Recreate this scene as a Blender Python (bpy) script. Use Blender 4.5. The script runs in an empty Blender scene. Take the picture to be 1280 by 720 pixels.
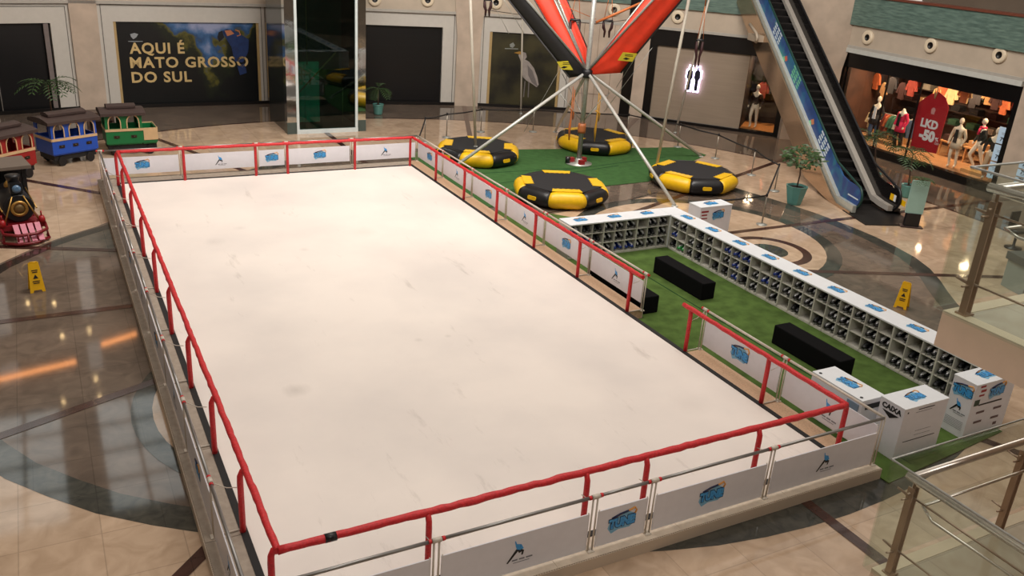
import bpy, bmesh, math, random
from mathutils import Vector, Matrix
random.seed(7)
S = bpy.context.scene; COL = S.collection; D = bpy.data
PI = math.pi
# ---------------------------------------------------------------- camera
CH = 8.0; FPX = 1094.378
RW = Vector((0.88504913, -0.4608894, 0.06533759))     # image right in the world
DW = Vector((-0.12268414, -0.36634799, -0.92235446))  # image down
FW = Vector((0.44903969, 0.80831313, -0.38077979))    # forward
cam = D.objects.new('camera', D.cameras.new('camera')); COL.objects.link(cam)
cam.data.sensor_width = 36; cam.data.lens = FPX/1280*36; cam.data.clip_end = 300; cam.data.clip_start = .05
cam.matrix_world = Matrix(((RW.x, -DW.x, -FW.x, 0), (RW.y, -DW.y, -FW.y, 0), (RW.z, -DW.z, -FW.z, CH), (0, 0, 0, 1)))
S.camera = cam
S.view_settings.view_transform = 'Standard'; S.view_settings.look = 'None'
S.view_settings.exposure = 0.24; S.view_settings.gamma = 1; S.view_settings.use_curve_mapping = False
# ---------------------------------------------------------------- light
W = D.worlds.new('world'); S.world = W; W.use_nodes = True
bg = W.node_tree.nodes['Background']; bg.inputs[0].default_value = (1.0, .90, .80, 1); bg.inputs[1].default_value = 0.62
def area(name, loc, size, power, col, rot=(0, 0, 0), shape='DISK', sy=None):
    l = D.lights.new(name, 'AREA'); l.shape = shape; l.size = size; l.energy = power; l.color = col
    if sy: l.size_y = sy
    o = D.objects.new(name, l); COL.objects.link(o); o.location = loc; o.rotation_euler = rot; return o
area('skylight_daylight', (9.5, 18.0, 17.6), 17, 1380, (1.0, .93, .86))
def aimed(name, loc, tgt, size, power, col):
    o = area(name, loc, size, power, col); o.rotation_euler = (Vector(tgt)-Vector(loc)).to_track_quat('-Z', 'Y').to_euler(); return o
aimed('fill_light_far', (7.5, 22, 15.5), (6, 40, 1.5), 8, 1500, (1.0, .93, .86))  # added fill lamp, aimed outward to brighten the far storefronts
aimed('fill_light_right', (17, 20, 15.5), (28, 32, 2), 8, 1300, (1.0, .93, .86))  # added fill lamp lifting the right-hand fronts, not a window
aimed('fill_light_near', (2, -3, 15.5), (8, 9, 1), 7, 420, (1.0, .93, .86))  # unseen fill lamp added behind the camera for near faces

# ---------------------------------------------------------------- measuring helpers (pixel of a 1280x720 frame -> world)
def ray(x, y): return RW*(x-640)+DW*(y-360)+FW*FPX
def at(x, y, z=0.0):
    d = ray(x, y); t = (z-CH)/d.z; return Vector((d.x*t, d.y*t, z))
def onP(x, y, a, b):
    n = Vector((b[1]-a[1], a[0]-b[0])); d = ray(x, y); t = (n.x*a[0]+n.y*a[1])/(n.x*d.x+n.y*d.y)
    return Vector((d.x*t, d.y*t, CH+d.z*t))
def onR(x, y, r):
    d = ray(x, y); t = r/math.hypot(d.x, d.y); return Vector((d.x*t, d.y*t, CH+d.z*t))
# ---------------------------------------------------------------- materials
def lin(c): return tuple(((v/255)/12.92 if v/255 <= .04045 else ((v/255+.055)/1.055)**2.4) for v in c)
MATS = {}
def mat(name, c, rough=.5, metal=0, var=.08, scale=6, bump=0, emit=0, alpha=1, trans=0, spec=.5, c2=None, stretch=None, coat=0):
    if name in MATS: return MATS[name]
    m = D.materials.new(name); m.use_nodes = True; nt = m.node_tree; N = nt.nodes; L = nt.links
    p = N['Principled BSDF']; base = lin(c); two = lin(c2) if c2 else tuple(v*(1-var) for v in base)
    tc = N.new('ShaderNodeTexCoord'); mp = N.new('ShaderNodeMapping'); L.new(tc.outputs['Object'], mp.inputs[0])
    if stretch: mp.inputs['Scale'].default_value = stretch
    nz = N.new('ShaderNodeTexNoise'); nz.inputs['Scale'].default_value = scale; nz.inputs['Detail'].default_value = 5
    L.new(mp.outputs[0], nz.inputs['Vector'])
    r = N.new('ShaderNodeValToRGB'); r.color_ramp.elements[0].position = .35; r.color_ramp.elements[1].position = .65
    r.color_ramp.elements[0].color = (*two, 1); r.color_ramp.elements[1].color = (*base, 1)
    L.new(nz.outputs['Fac'], r.inputs[0]); L.new(r.outputs[0], p.inputs['Base Color'])
    p.inputs['Roughness'].default_value = rough; p.inputs['Metallic'].default_value = metal
    p.inputs['Specular IOR Level'].default_value = spec; p.inputs['Coat Weight'].default_value = coat
    if trans: p.inputs['Transmission Weight'].default_value = trans
    if emit: L.new(r.outputs[0], p.inputs['Emission Color']); p.inputs['Emission Strength'].default_value = emit
    if bump:
        b = N.new('ShaderNodeBump'); b.inputs['Strength'].default_value = bump; b.inputs['Distance'].default_value = .02
        L.new(nz.outputs['Fac'], b.inputs['Height']); L.new(b.outputs[0], p.inputs['Normal'])
    MATS[name] = m; return m
def glassmat(name, tint=(.95, .97, .96), gl=.12):
    if name in MATS: return MATS[name]
    m = D.materials.new(name); m.use_nodes = True; nt = m.node_tree; N = nt.nodes; L = nt.links
    N.remove(N['Principled BSDF']); out = N['Material Output']
    t = N.new('ShaderNodeBsdfTransparent'); t.inputs[0].default_value = (*tint, 1)
    g = N.new('ShaderNodeBsdfGlossy'); g.inputs['Roughness'].default_value = .02
    f = N.new('ShaderNodeLayerWeight'); f.inputs[0].default_value = .5; pw = N.new('ShaderNodeMath'); pw.operation = 'POWER'; pw.inputs[1].default_value = 4; L.new(f.outputs['Facing'], pw.inputs[0])
    ma = N.new('ShaderNodeMath'); ma.operation = 'MULTIPLY_ADD'; ma.inputs[1].default_value = .5; ma.inputs[2].default_value = gl*.25; L.new(pw.outputs[0], ma.inputs[0])
    mx = N.new('ShaderNodeMixShader'); L.new(ma.outputs[0], mx.inputs[0]); L.new(t.outputs[0], mx.inputs[1]); L.new(g.outputs[0], mx.inputs[2])
    L.new(mx.outputs[0], out.inputs[0]); MATS[name] = m; return m
def stonemat(name, c, c2, rough=.12, tile=1.0, joint=.72, scale=2.2):
    m = D.materials.new(name); m.use_nodes = True; nt = m.node_tree; N = nt.nodes; L = nt.links; p = N['Principled BSDF']
    tc = N.new('ShaderNodeTexCoord')
    n1 = N.new('ShaderNodeTexNoise'); n1.inputs['Scale'].default_value = scale; n1.inputs['Detail'].default_value = 9; n1.inputs['Distortion'].default_value = 1.2
    L.new(tc.outputs['Object'], n1.inputs['Vector'])
    r = N.new('ShaderNodeValToRGB'); r.color_ramp.elements[0].position = .3; r.color_ramp.elements[1].position = .7
    r.color_ramp.elements[0].color = (*lin(c2), 1); r.color_ramp.elements[1].color = (*lin(c), 1); L.new(n1.outputs['Fac'], r.inputs[0])
    br = N.new('ShaderNodeTexBrick'); br.offset = 0; br.inputs['Scale'].default_value = 1; br.inputs['Brick Width'].default_value = tile; br.inputs['Row Height'].default_value = tile
    br.inputs['Mortar Size'].default_value = .008; br.inputs['Color1'].default_value = (1, 1, 1, 1); br.inputs['Color2'].default_value = (.86, .86, .86, 1); br.inputs['Mortar'].default_value = (joint, joint, joint, 1)
    L.new(tc.outputs['Object'], br.inputs['Vector'])
    mx = N.new('ShaderNodeMix'); mx.data_type = 'RGBA'; mx.blend_type = 'MULTIPLY'; mx.inputs[0].default_value = 1
    L.new(r.outputs[0], mx.inputs[6]); L.new(br.outputs['Color'], mx.inputs[7]); L.new(mx.outputs[2], p.inputs['Base Color'])
    p.inputs['Roughness'].default_value = rough; p.inputs['Specular IOR Level'].default_value = .6
    return m
M = dict(
 red=mat('red_padding', (214, 40, 46), .5, bump=.5, scale=30, var=.25, stretch=(1, 1, 1)),
 white=mat('white_board', (222, 222, 228), .4, var=.04), whitetop=mat('white_laminate', (228, 232, 236), .3, var=.03),
 pole=mat('painted_pole', (205, 196, 182), .4, var=.12, scale=20), pipe=mat('grey_pipe', (150, 148, 145), .3, metal=.7),
 deckg=mat('grey_deck', (168, 155, 140), .7, var=.18, scale=9, bump=.3), deckt=mat('tan_deck', (205, 170, 138), .7, var=.2, scale=30, bump=.3),
 black=mat('black_rubber', (22, 20, 20), .7), blackc=mat('black_cloth', (10, 10, 12), .9, spec=.15), blackv=mat('black_vinyl', (24, 24, 27), .35),
 yellow=mat('yellow_vinyl', (240, 190, 20), .35, var=.1), steel=mat('galvanised_steel', (178, 180, 174), .35, metal=.4, var=.2, scale=12),
 chrome=mat('brushed_steel', (214, 206, 196), .2, metal=.7, var=.1), green=mat('green_carpet', (66, 102, 58), .95, var=.2, scale=4, spec=.1),
 turf=mat('green_turf', (84, 108, 54), .95, var=.35, scale=3, bump=.3, spec=.1), seam=mat('carpet_seam', (22, 58, 34), .95, spec=.1),
 paint=mat('white_wall_panel', (196, 192, 184), .5, var=.04), stone=mat('beige_stone_cladding', (196, 178, 160), .45, var=.2, scale=1.5, bump=.05),
 fascia=mat('beige_fascia', (190, 176, 158), .55, var=.1, scale=2), teal=mat('teal_granite', (106, 130, 120), .4, c2=(78, 100, 93), scale=2.2, stretch=(1, 1, 7)),
 dark=mat('dark_shutter', (14, 14, 17), .35, var=.3, scale=2, stretch=(.1, .1, 8)), blackwall=mat('black_frame', (9, 8, 9), .3), greyshut=mat('grey_roll_shutter', (152, 136, 118), .5, var=.1, scale=2, stretch=(.3, .3, 7)),
 tan=mat('tan_trim', (205, 172, 130), .5), skin=mat('mannequin_white', (238, 226, 205), .45, var=.03),
 ybright=mat('wet_floor_yellow', (232, 178, 12), .4, var=.05), wood=mat('light_wood', (206, 160, 105), .5, var=.2, scale=6, stretch=(1, 1, 6)),
 ink=mat('black_print', (18, 18, 24), .5), bluei=mat('blue_print', (40, 130, 200), .4, c2=(70, 165, 225), scale=14), navy=mat('navy_print', (16, 34, 78), .4), orange=mat('orange_print', (226, 160, 80), .4),
 greyp=mat('grey_print', (120, 124, 132), .5), redp=mat('red_print', (150, 30, 40), .5), leaf=mat('leaf_green', (52, 82, 36), .5, var=.4, scale=5), trunk=mat('plant_trunk', (70, 50, 36), .8),
 tealpot=mat('teal_glazed_pot', (92, 146, 138), .25), soil=mat('potting_soil', (30, 22, 18), .95), brown=mat('dark_brown_roof', (66, 50, 46), .55, var=.2),
 lens=mat('black_lamp_hole', (12, 10, 10), .4), ring=mat('cream_lamp_ring', (226, 210, 184), .4),
)
# ---------------------------------------------------------------- mesh builder
class MB:
    def __init__(s, T=None): s.bm = bmesh.new(); s.T = T or Matrix.Identity(4); s.mi = 0; s.sm = []
    def v(s, p): return s.bm.verts.new(s.T @ Vector(p))
    def f(s, vs, smooth=False):
        try:
            f = s.bm.faces.new(vs); f.material_index = s.mi; f.smooth = smooth; return f
        except ValueError: return None
    def poly(s, pts): return s.f([s.v(p) for p in pts])
    def box(s, a, b):
        x0, y0, z0 = a; x1, y1, z1 = b
        v = [s.v(p) for p in ((x0,y0,z0),(x1,y0,z0),(x1,y1,z0),(x0,y1,z0),(x0,y0,z1),(x1,y0,z1),(x1,y1,z1),(x0,y1,z1))]
        for q in ((3,2,1,0),(4,5,6,7),(0,1,5,4),(1,2,6,5),(2,3,7,6),(3,0,4,7)): s.f([v[i] for i in q])
        return s
    def prism(s, pts, off):
        o = Vector(off); a = [s.v(p) for p in pts]; b = [s.v(Vector(p)+o) for p in pts]; n = len(pts)
        s.f(a[::-1]); s.f(b)
        for i in range(n): s.f([a[i], a[(i+1)%n], b[(i+1)%n], b[i]])
        return s
    def rings(s, R, cap=True, smooth=True, closed=False):
        vs = [[s.v(p) for p in r] for r in R]; n = len(vs[0])
        for k in range(len(vs)-1+(1 if closed else 0)):
            a = vs[k]; b = vs[(k+1)%len(vs)]
            for i in range(n): s.f([a[i], a[(i+1)%n], b[(i+1)%n], b[i]], smooth)
        if cap and not closed: s.f(vs[0][::-1]); s.f(vs[-1])
        return s
    def tube(s, pts, r, n=8, cap=True, closed=False):
        pts = [Vector(p) for p in pts]; R = []; up = None; m = len(pts)
        rr = r if isinstance(r, (list, tuple)) else [r]*m
        for i, p in enumerate(pts):
            if closed: t = pts[(i+1)%m]-pts[i-1]
            else: t = pts[min(i+1, m-1)]-pts[max(i-1, 0)]
            t.normalize()
            if up is None: up = t.orthogonal().normalized()
            up = (up-t*up.dot(t)); up = up.normalized() if up.length > 1e-6 else t.orthogonal().normalized(); w = t.cross(up)
            R.append([p+(up*math.cos(2*PI*k/n)+w*math.sin(2*PI*k/n))*rr[i] for k in range(n)])
        return s.rings(R, cap, closed=closed)
    def lathe(s, prof, c=(0,0,0), n=16, cap=True):
        c = Vector(c); return s.rings([[c+Vector((r*math.cos(2*PI*k/n), r*math.sin(2*PI*k/n), z)) for k in range(n)] for r, z in prof], cap)
    def ell(s, c, r, n=12, m=8):
        c = Vector(c); r = Vector(r) if not isinstance(r, (int, float)) else Vector((r, r, r))
        return s.rings([[c+Vector((r.x*math.sin(a)*math.cos(2*PI*k/n), r.y*math.sin(a)*math.sin(2*PI*k/n), -r.z*math.cos(a))) for k in range(n)] for a in [max(.02, min(PI-.02, PI*j/m)) for j in range(m+1)]])
    def mesh(s, name, mats):
        me = D.meshes.new(name); bmesh.ops.recalc_face_normals(s.bm, faces=s.bm.faces[:]); s.bm.to_mesh(me); s.bm.free()
        for m in (mats if isinstance(mats, (list, tuple)) else [mats]): me.materials.append(m)
        return me
    def build(s, name, mats, parent=None, bevel=0):
        o = D.objects.new(name, s.mesh(name, mats)); COL.objects.link(o)
        if parent: o.parent = parent
        if bevel:
            b = o.modifiers.new('bevel', 'BEVEL'); b.width = bevel; b.segments = 2; b.limit_method = 'ANGLE'
        return o
def tag(o, label, cat, group=None, kind=None):
    o['label'] = label; o['category'] = cat
    if group: o['group'] = group
    if kind: o['kind'] = kind
    return o
def thing(name, label, cat, loc=(0, 0, 0), rz=0, group=None):
    o = D.objects.new(name, None); COL.objects.link(o); o.location = loc; o.rotation_euler = (0, 0, rz); o.empty_display_size = .1
    return tag(o, label, cat, group)
def struct(o): o['kind'] = 'structure'; return o
def inst(name, me, parent=None, M4=None):
    o = D.objects.new(name, me); COL.objects.link(o)
    if parent: o.parent = parent
    if M4 is not None: o.matrix_basis = M4
    return o
def textmesh(body, size=1, offset=0, sx=1, z=0, extr=0.0, align='CENTER', space=1.0):
    c = D.curves.new('t', 'FONT'); c.body = body; c.size = size; c.offset = offset; c.align_x = align; c.align_y = 'CENTER'; c.extrude = extr; c.space_character = space
    c.resolution_u = 3
    o = D.objects.new('t', c); COL.objects.link(o); bpy.context.view_layer.update()
    me = D.meshes.new_from_object(o); D.objects.remove(o)
    for v in me.vertices: v.co.x *= sx; v.co.z += z
    return me
def frame(o, x, n):   # matrix: origin o, local x axis, local z = normal n
    x = Vector(x).normalized(); n = Vector(n).normalized(); y = n.cross(x)
    return Matrix(((x.x, y.x, n.x, o[0]), (x.y, y.y, n.y, o[1]), (x.z, y.z, n.z, o[2]), (0, 0, 0, 1)))
def textobj(name, body, size, m, M4, parent=None, offset=0, sx=1, align='CENTER', extr=0.0):
    me = textmesh(body, size, offset, sx, align=align, extr=extr); me.materials.clear(); me.materials.append(m)
    return inst(name, me, parent, M4)
# ---------------------------------------------------------------- the two printed logos (flat, unit width, local XY)
def blob_logo():
    b = MB(); b.mi = 3
    b.poly([(-.5,-.12,0),(-.42,.18,0),(-.1,.3,0),(.2,.34,0),(.5,.16,0),(.52,-.1,0),(.3,-.26,0),(-.1,-.24,0),(-.35,-.34,0)])
    b.mi = 1; b.tube([(-.38,.22,.002),(-.1,.31,.002),(.2,.35,.002)], .035, 5)
    b.mi = 2; b.tube([(-.3,.24,.004),(0,.32,.004),(.25,.36,.004),(.42,.42,.004),(.5,.3,.004),(.45,.2,.004)], .03, 5)
    me = textmesh('TUNE', .42, .03, .84, z=.012)
    for f in me.polygons: f.material_index = 0
    b2 = MB(); b2.bm.from_mesh(me)
    me0 = textmesh('TUNE', .42, .055, .84, z=.006)
    b3 = bmesh.new(); b3.from_mesh(me0)
    for f in b3.faces: f.material_index = 1
    t = D.meshes.new('t'); b3.to_mesh(t); b.bm.from_mesh(me); b.bm.from_mesh(t)
    for f in b.bm.faces:
        pass
    return b.mesh('logo', [M['bluei'], M['navy'], M['orange'], mat('pale_blue_print', (120, 180, 215), .4)])
def skater_logo():
    b = MB(); b.mi = 0
    b.prism([(-.42,-.38,0),(-.36,-.4,0),(-.02,.0,0),(.06,.1,0),(-.06,.14,0)], (0,0,.004))
    b.prism([(0,.06,0),(.12,.12,0),(.26,.02,0),(.22,-.16,0),(.16,-.17,0),(.17,-.02,0),(.06,-.06,0)], (0,0,.004))
    b.mi = 1; b.prism([(-.1,.3,0),(-.05,.36,0),(.14,.3,0),(.24,.1,0),(.1,.06,0),(-.04,.12,0)], (0,0,.004))
    b.prism([(-.1,.32,0),(-.14,.5,0),(-.1,.5,0),(-.04,.33,0)], (0,0,.003))
    b.mi = 2
    for x0, x1 in ((-.2,.02),(.08,.3),(.36,.62)): b.prism([(x0,-.36,0),(x1,-.36,0),(x1,-.3,0),(x0,-.3,0)], (0,0,.003))
    b.prism([(-.15,-.46,0),(.5,-.46,0),(.5,-.435,0),(-.15,-.435,0)], (0,0,.003))
    return b.mesh('skater_logo', [M['ink'], M['bluei'], M['greyp']])
LOGO = blob_logo(); SKATER = skater_logo()
def put(me, name, o, x, n, w, parent=None):
    return inst(name, me, parent, frame(o, x, n) @ Matrix.Diagonal((w, w, w, 1)))

# ================================================================ SETTING: floor
C = Vector((9.8, 18.7))
def pol(r, a): return (C.x+r*math.cos(math.radians(a)), C.y+r*math.sin(math.radians(a)))
fb = MB()
fb.poly([(-22,-6,0),(40,-6,0),(40,48,0),(-22,48,0)])
def flat(pts, z, mi): fb.mi = mi; fb.poly([(p[0], p[1], z) for p in pts])
def strip(pts, w, z, mi):
    fb.mi = mi; P = [Vector((p[0], p[1])) for p in pts]
    for i in range(len(P)-1):
        t0 = (P[min(i+1,len(P)-1)]-P[max(i-1,0)]).normalized(); t1 = (P[min(i+2,len(P)-1)]-P[i]).normalized()
        n0 = Vector((-t0.y, t0.x))*w/2; n1 = Vector((-t1.y, t1.x))*w/2
        a, b_, c_, d_ = P[i]-n0, P[i+1]-n1, P[i+1]+n1, P[i]+n0
        fb.poly([(q.x, q.y, z) for q in (a, b_, c_, d_)])
# outer brown-grey ring near the walls
for k in range(60):
    a0, a1 = k*6, k*6+6
    flat([pol(17.4,a0), pol(26,a0), pol(26,a1), pol(17.4,a1)], .001, 1)
strip([pol(17.4, a) for a in range(0, 361, 6)], .14, .003, 4)
# inner grey disc: boundary radius read around the hall
bd = {0:12.2, 13:12.1, 22:12.2, 45:12, 90:12, 125:10.3, 146:10.4, 158:11.3, 164:11.75, 175:12.4, 190:12.6, 207:12.45, 216:12.2, 224:11.85, 235:11.5, 250:11.35, 262:11.45, 275:11.5, 290:11.6, 310:11.8, 329:11.7, 343:12.3, 351:12.3, 360:12.2}
ks = sorted(bd)
def br(a):
    a %= 360
    for i in range(len(ks)-1):
        if ks[i] <= a <= ks[i+1]:
            t = (a-ks[i])/(ks[i+1]-ks[i]); t = t*t*(3-2*t)*.4+t*.6; return bd[ks[i]]*(1-t)+bd[ks[i+1]]*t
for k in range(90): flat([(C.x, C.y), pol(br(k*4), k*4), pol(br(k*4+4), k*4+4)], .001, 1)
strip([pol(br(a)-.25, a) for a in range(180, 481, 4)], .5, .003, 2); strip([pol(br(a)-.25, a) for a in range(120, 181, 4)], .3, .0035, 3)
def disc(c, r, z, mi, n=48): flat([(c[0]+r*math.cos(2*PI*k/n), c[1]+r*math.sin(2*PI*k/n)) for k in range(n)], z, mi)
def circ(c, r, w, z, mi, n=48): strip([(c[0]+r*math.cos(2*PI*k/n), c[1]+r*math.sin(2*PI*k/n)) for k in range(n+1)], w, z, mi)
disc((16.6,18.6), 3.45, .004, 0); circ((16.6,18.6), 3.65, .42, .005, 2)
disc((3.95,13.8), 3.05, .004, 0); circ((3.95,13.8), 3.12, .34, .005, 2)
disc((17.7,17.1), 1.2, .006, 4); disc((17.7,17.1), .95, .007, 0); disc((17.7,17.1), .55, .008, 2)
flat([(12,21.6),(13.2,21.8),(16.2,22.3),(17.5,22.6),(19.1,21.0),(19.0,20),(12,20)], .0045, 0)
strip([(12,21.9),(13.3,21.98),(16.2,22.35),(18.0,22.9),(19.9,21.7)], .06, .006, 3)
for k in range(16):
    a = k*22.5+(0 if k else 0)
    strip([pol(6, a), pol(26, a)], .2, .0085, 4)
fb.build('floor', [stonemat('floor_beige_marble', (208,182,156), (182,156,130), .06), stonemat('floor_taupe_marble', (118,103,90), (94,82,72), .055),
    stonemat('floor_green_marble', (84,82,74), (56,58,54), .055, tile=.8, scale=4), stonemat('floor_dark_line', (60,52,46), (50,42,38), .12), stonemat('floor_brown_line', (78,50,42), (62,40,34), .12)])
struct(D.objects['floor'])

# ================================================================ SETTING: storefront walls
def wallplane(a, b):
    a = Vector((*a, 0)); b = Vector((*b, 0)); x = (b-a).normalized(); n = Vector((x.y, -x.x, 0))   # n points into the hall
    return frame(a, x, Vector((0,0,1))), (b-a).length      # local x along wall, y = behind the wall (away), z up
def wall(name, a, b, top, holes, m, th=.35):
    T, L = wallplane(a, b); w = MB(T); xs = sorted({0, L, *[h[0] for h in holes], *[h[1] for h in holes]})
    for x0, x1 in zip(xs, xs[1:]):
        zs = [0, top]
        for h in holes:
            if h[0] <= x0+1e-6 and h[1] >= x1-1e-6: zs = [0, h[2], h[3], top]
        if len(zs) == 2: w.box((x0,0,0), (x1,th,top))
        else:
            if zs[1] > .01: w.box((x0,0,0), (x1,th,zs[1]))
            w.box((x0,0,zs[2]), (x1,th,top))
    return struct(w.build(name, m)), T, L
V = [(-9,35.2), (-1.5,38.83), (1.35,39.46), (2.35,39.5), (8.9,39.6), (10.0,39.5), (17.3,38.05), (18.35,37.72), (22.3,36.0), (24.35,34.55), (25.1,33.75), (29.2,28.95), (31.12,27.95), (30.8,19.3), (30.8,12.0), (27,4)]
# front 0: dark shop at the far left
def pxl(T, L, x, y, a, b):
    p = onP(x, y, a, b); return (T.inverted() @ p)
_, T0, L0 = wall('wall_far_left', V[1], V[2], 4.15, [(0.0, 2.2, 0, 3.4)], M['paint'])
wall('wall_left', V[0], V[1], 4.15, [(4.2, 8.3, 0, 3.4)], M['paint'])
TF = {}
_, TF[1], L1 = wall('wall_poster', V[3], V[4], 4.2, [(.55, 6.3, 0.0, 3.46)], M['paint'])
_, TF[3], L3 = wall('wall_centre', V[5], V[6], 4.3, [(.7, 6.78, .06, 3.54)], M['paint'])
_, TF[4], L4 = wall('wall_heron', V[7], V[8], 4.25, [(.42, 3.85, .06, 3.46)], M['paint'])
_, TF[5], L5 = wall('wall_right', V[10], V[11], 4.28, [(.35, 6.1, .12, 3.42)], M['blackwall'])
_, TF[6], L6 = wall('wall_shop', V[12], V[13], 3.98, [(.35, 8.45, .3, 3.35)], M['blackwall'])
# shutters and dark glass behind openings
def back(name, T, x0, x1, z0, z1, m, d=.18, kind=True):
    o = MB(T).box((x0,d,z0), (x1,d+.06,z1)).build(name, m); return struct(o) if kind else o
back('door_1', T0, 0, 2.2, 0, 3.4, M['dark']); TL = wallplane(V[0], V[1])[0]; back('door_2', TL, 4.2, 8.3, 0, 3.4, M['dark'])
back('door_3', TF[3], .7, 6.78, .06, 3.54, M['dark'])
struct(MB(T0).box((1.95,.02,0),(2.12,.1,3.38)).build('trim_1', mat('grey_jamb', (120,110,108), .4)))
# thin shadow-gap grooves in the white frames
g = MB()
for T, L, zt in ((T0, L0, 4.0), (TF[1], L1, 4.1), (TF[3], L3, 4.15), (TF[4], L4, 4.1)):
    g.T = T
    g.box((.12,-.012,.15),(.15,0,zt)); g.box((L-.15,-.012,.15),(L-.12,0,zt)); g.box((.12,-.012,zt),(L-.12,0,zt+.03))
struct(g.build('trim_2', mat('groove_dark', (110,106,100), .6)))
# baseboards
bb = MB()
for a, b in zip(V[:9], V[1:10]):
    T, L = wallplane(a, b); bb.T = T; bb.box((0,-.03,0),(L,.0,.14))
struct(bb.build('baseboard_far', mat('black_skirting', (22,20,20), .3)))
# columns between the fronts (flared towards the top)
def column(name, a, b, m, out=.25, flare=.0, top=4.4, high=7.0):
    T, L = wallplane(a, b); w = MB(T)
    pts = [(0,0,0),(L,0,0),(L,0,top-1.2),(L+flare,0,high),(-flare,0,high),(0,0,top-1.2)]
    w.prism([(p[0],-out,p[2]) for p in pts], (0, out+.4, 0)); return struct(w.build(name, m))
column('wall_column_1', V[2], V[3], M['stone'], .12, .0)
column('wall_column_2', V[4], V[5], mat('grey_wall_panel', (120,112,104), .5), .02, .0)
column('wall_column_3', V[6], V[7], M['stone'], .15, .35)
column('wall_column_4', V[8], V[9], M['stone'], .1, .0)
column('wall_column_5', (24.35,34.5), (24.66,34.15), M['blackwall'], .18, 0)
column('wall_column_6', (24.66,34.15), V[10], M['stone'], .14, 0)
column('wall_column_7', V[11], V[12], M['stone'], .35, .55)
wall('wall_far_right', V[13], V[14], 4.0, [], M['stone']); wall('wall_behind_right', V[14], V[15], 4.0, [], M['stone'])
# fascia with lamp rings, teal parapet, upper storeys
def band(name, z0, z1, out, m, lo=0, hi=len(V)-1, th=.5):
    w = MB()
    for a, b in zip(V[lo:hi], V[lo+1:hi+1]):
        T, L = wallplane(a, b); w.T = T; w.box((-.05,-out,z0), (L+.05,-out+th,z1))
    return struct(w.build(name, m))
band('trim_3', 4.14, 4.26, .12, mat('grey_ledge', (176,172,164), .4))
T, L = wallplane(V[12], V[13]); struct(MB(T).box((0,-.14,3.96),(L,0,4.14)).build('trim_9', mat('pale_lintel', (196,198,192), .4)))
band('wall_fascia', 4.26, 5.1, .08, M['fascia'])
band('wall_parapet', 5.1, 6.25, .2, M['teal'])
band('trim_4', 6.25, 6.34, .26, mat('parapet_handrail', (110,62,48), .35))
band('wall_upper_floor', 4.9, 5.1, -.3, M['fascia'], th=4)
band('wall_upper', 5.1, 14.4, -4.2, mat('upper_wall', (120,106,92), .7, var=.2, scale=.4))
band('trim_5', 9.2, 10.3, .1, mat('upper_fascia', (150,134,116), .6))
# ---- rest of the hall: side and rear walls and a roof with glazed light openings
w = MB()
w.box((-9.4,-6,0),(-9,35.2,15)); w.box((-9,-6.4,0),(34,-6,15))
struct(w.build('wall_rear', mat('rear_wall', (132,118,104), .7, var=.2, scale=.5)))
rf = MB()
holes = [((-5.5,31.5),(6.5,42.5))]
def rbox(x0,y0,x1,y1): rf.box((x0,y0,18.0),(x1,y1,18.3))
rbox(-12,27.8,36,37); rbox(-12,37,-5,48); rbox(6.5,37,36,48); rbox(-12,48,36,52)

struct(rf.build('ceiling', mat('ceiling_plaster', (170,156,140), .7, var=.1)))
gz = MB(); gz.box((-5,37,18.1),(6.5,48,18.16))
struct(gz.build('window_1', mat('daylit_glazing', (206,212,210), .5, var=.03, emit=1.7)))
mu = MB()
for x0, x1 in ((-5,-4.8),(-3,-2.85),(-1.2,.6),(2.2,2.35),(4.2,4.35),(6.3,6.5)): mu.box((x0,37,17.9),(x1,48,18.08))
for k in range(5): mu.box((-5,37+k*2.7,17.9),(6.5,37.12+k*2.7,18.08))
for a in range(-6, 9): mu.tube([(9.5+a*3, -5, 17.85),(9.5+a*3, 27.7, 17.85)], .09, 6)
for a in range(11): mu.tube([(-9, -4+a*3.1, 17.85),(34, -4+a*3.1, 17.85)], .09, 6)
struct(mu.build('trim_6', mat('mullion_grey', (120,120,118), .5)))
# ---- upper floor soffit lamps: small round downlights and warm coves
def lampdisc(p, r, name, label, e):
    b = MB(); b.T = Matrix.Translation(p); b.mi = 1; b.lathe([(r*1.5,.0),(r*1.5,-.05),(r,-.06),(r,.0)], n=14); b.mi = 0; b.lathe([(r*.98,-.055),(r*.98,-.02)], n=14)
    return tag(b.build(name, [mat('warm_lamp_glow', (255,214,150), .5, var=0, emit=e), M['ring']]), label, 'lamp')
spots = [(78,422,8.3),(112,415,8.5),(120,475,10.7),(125,498,11.6),(80,504,11.2),(35,381,6.5),(68,381,6.8)]
for i, (x, y, z) in enumerate(spots):
    gpt = at(x, y); d = ray(x, y); t = z/-d.z
    p = Vector((gpt.x+d.x*t, gpt.y+d.y*t, z))
    lampdisc(p, .06, 'downlight', 'small warm round downlight under the upper storeys, above the toy train', 45)['group'] = 'downlights above the toy train'
def mirror(x, y, z):
    g_ = at(x, y); d = ray(x, y); t = z/-d.z; return Vector((g_.x+d.x*t, g_.y+d.y*t, z))
for p0, p1, z, lb in (((-20,479),(95,452),9.2,'longer one on the left'), ((127,431),(170,417),9.2,'shorter one on the right')):
    a_, b_ = mirror(*p0, z), mirror(*p1, z); tag(MB().tube([a_, b_], .07, 6).build('cove_light', mat('warm_cove_glow', (255,160,90), .5, var=0, emit=9)), 'warm strip light under the upper storey, '+lb, 'lamp')
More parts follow.
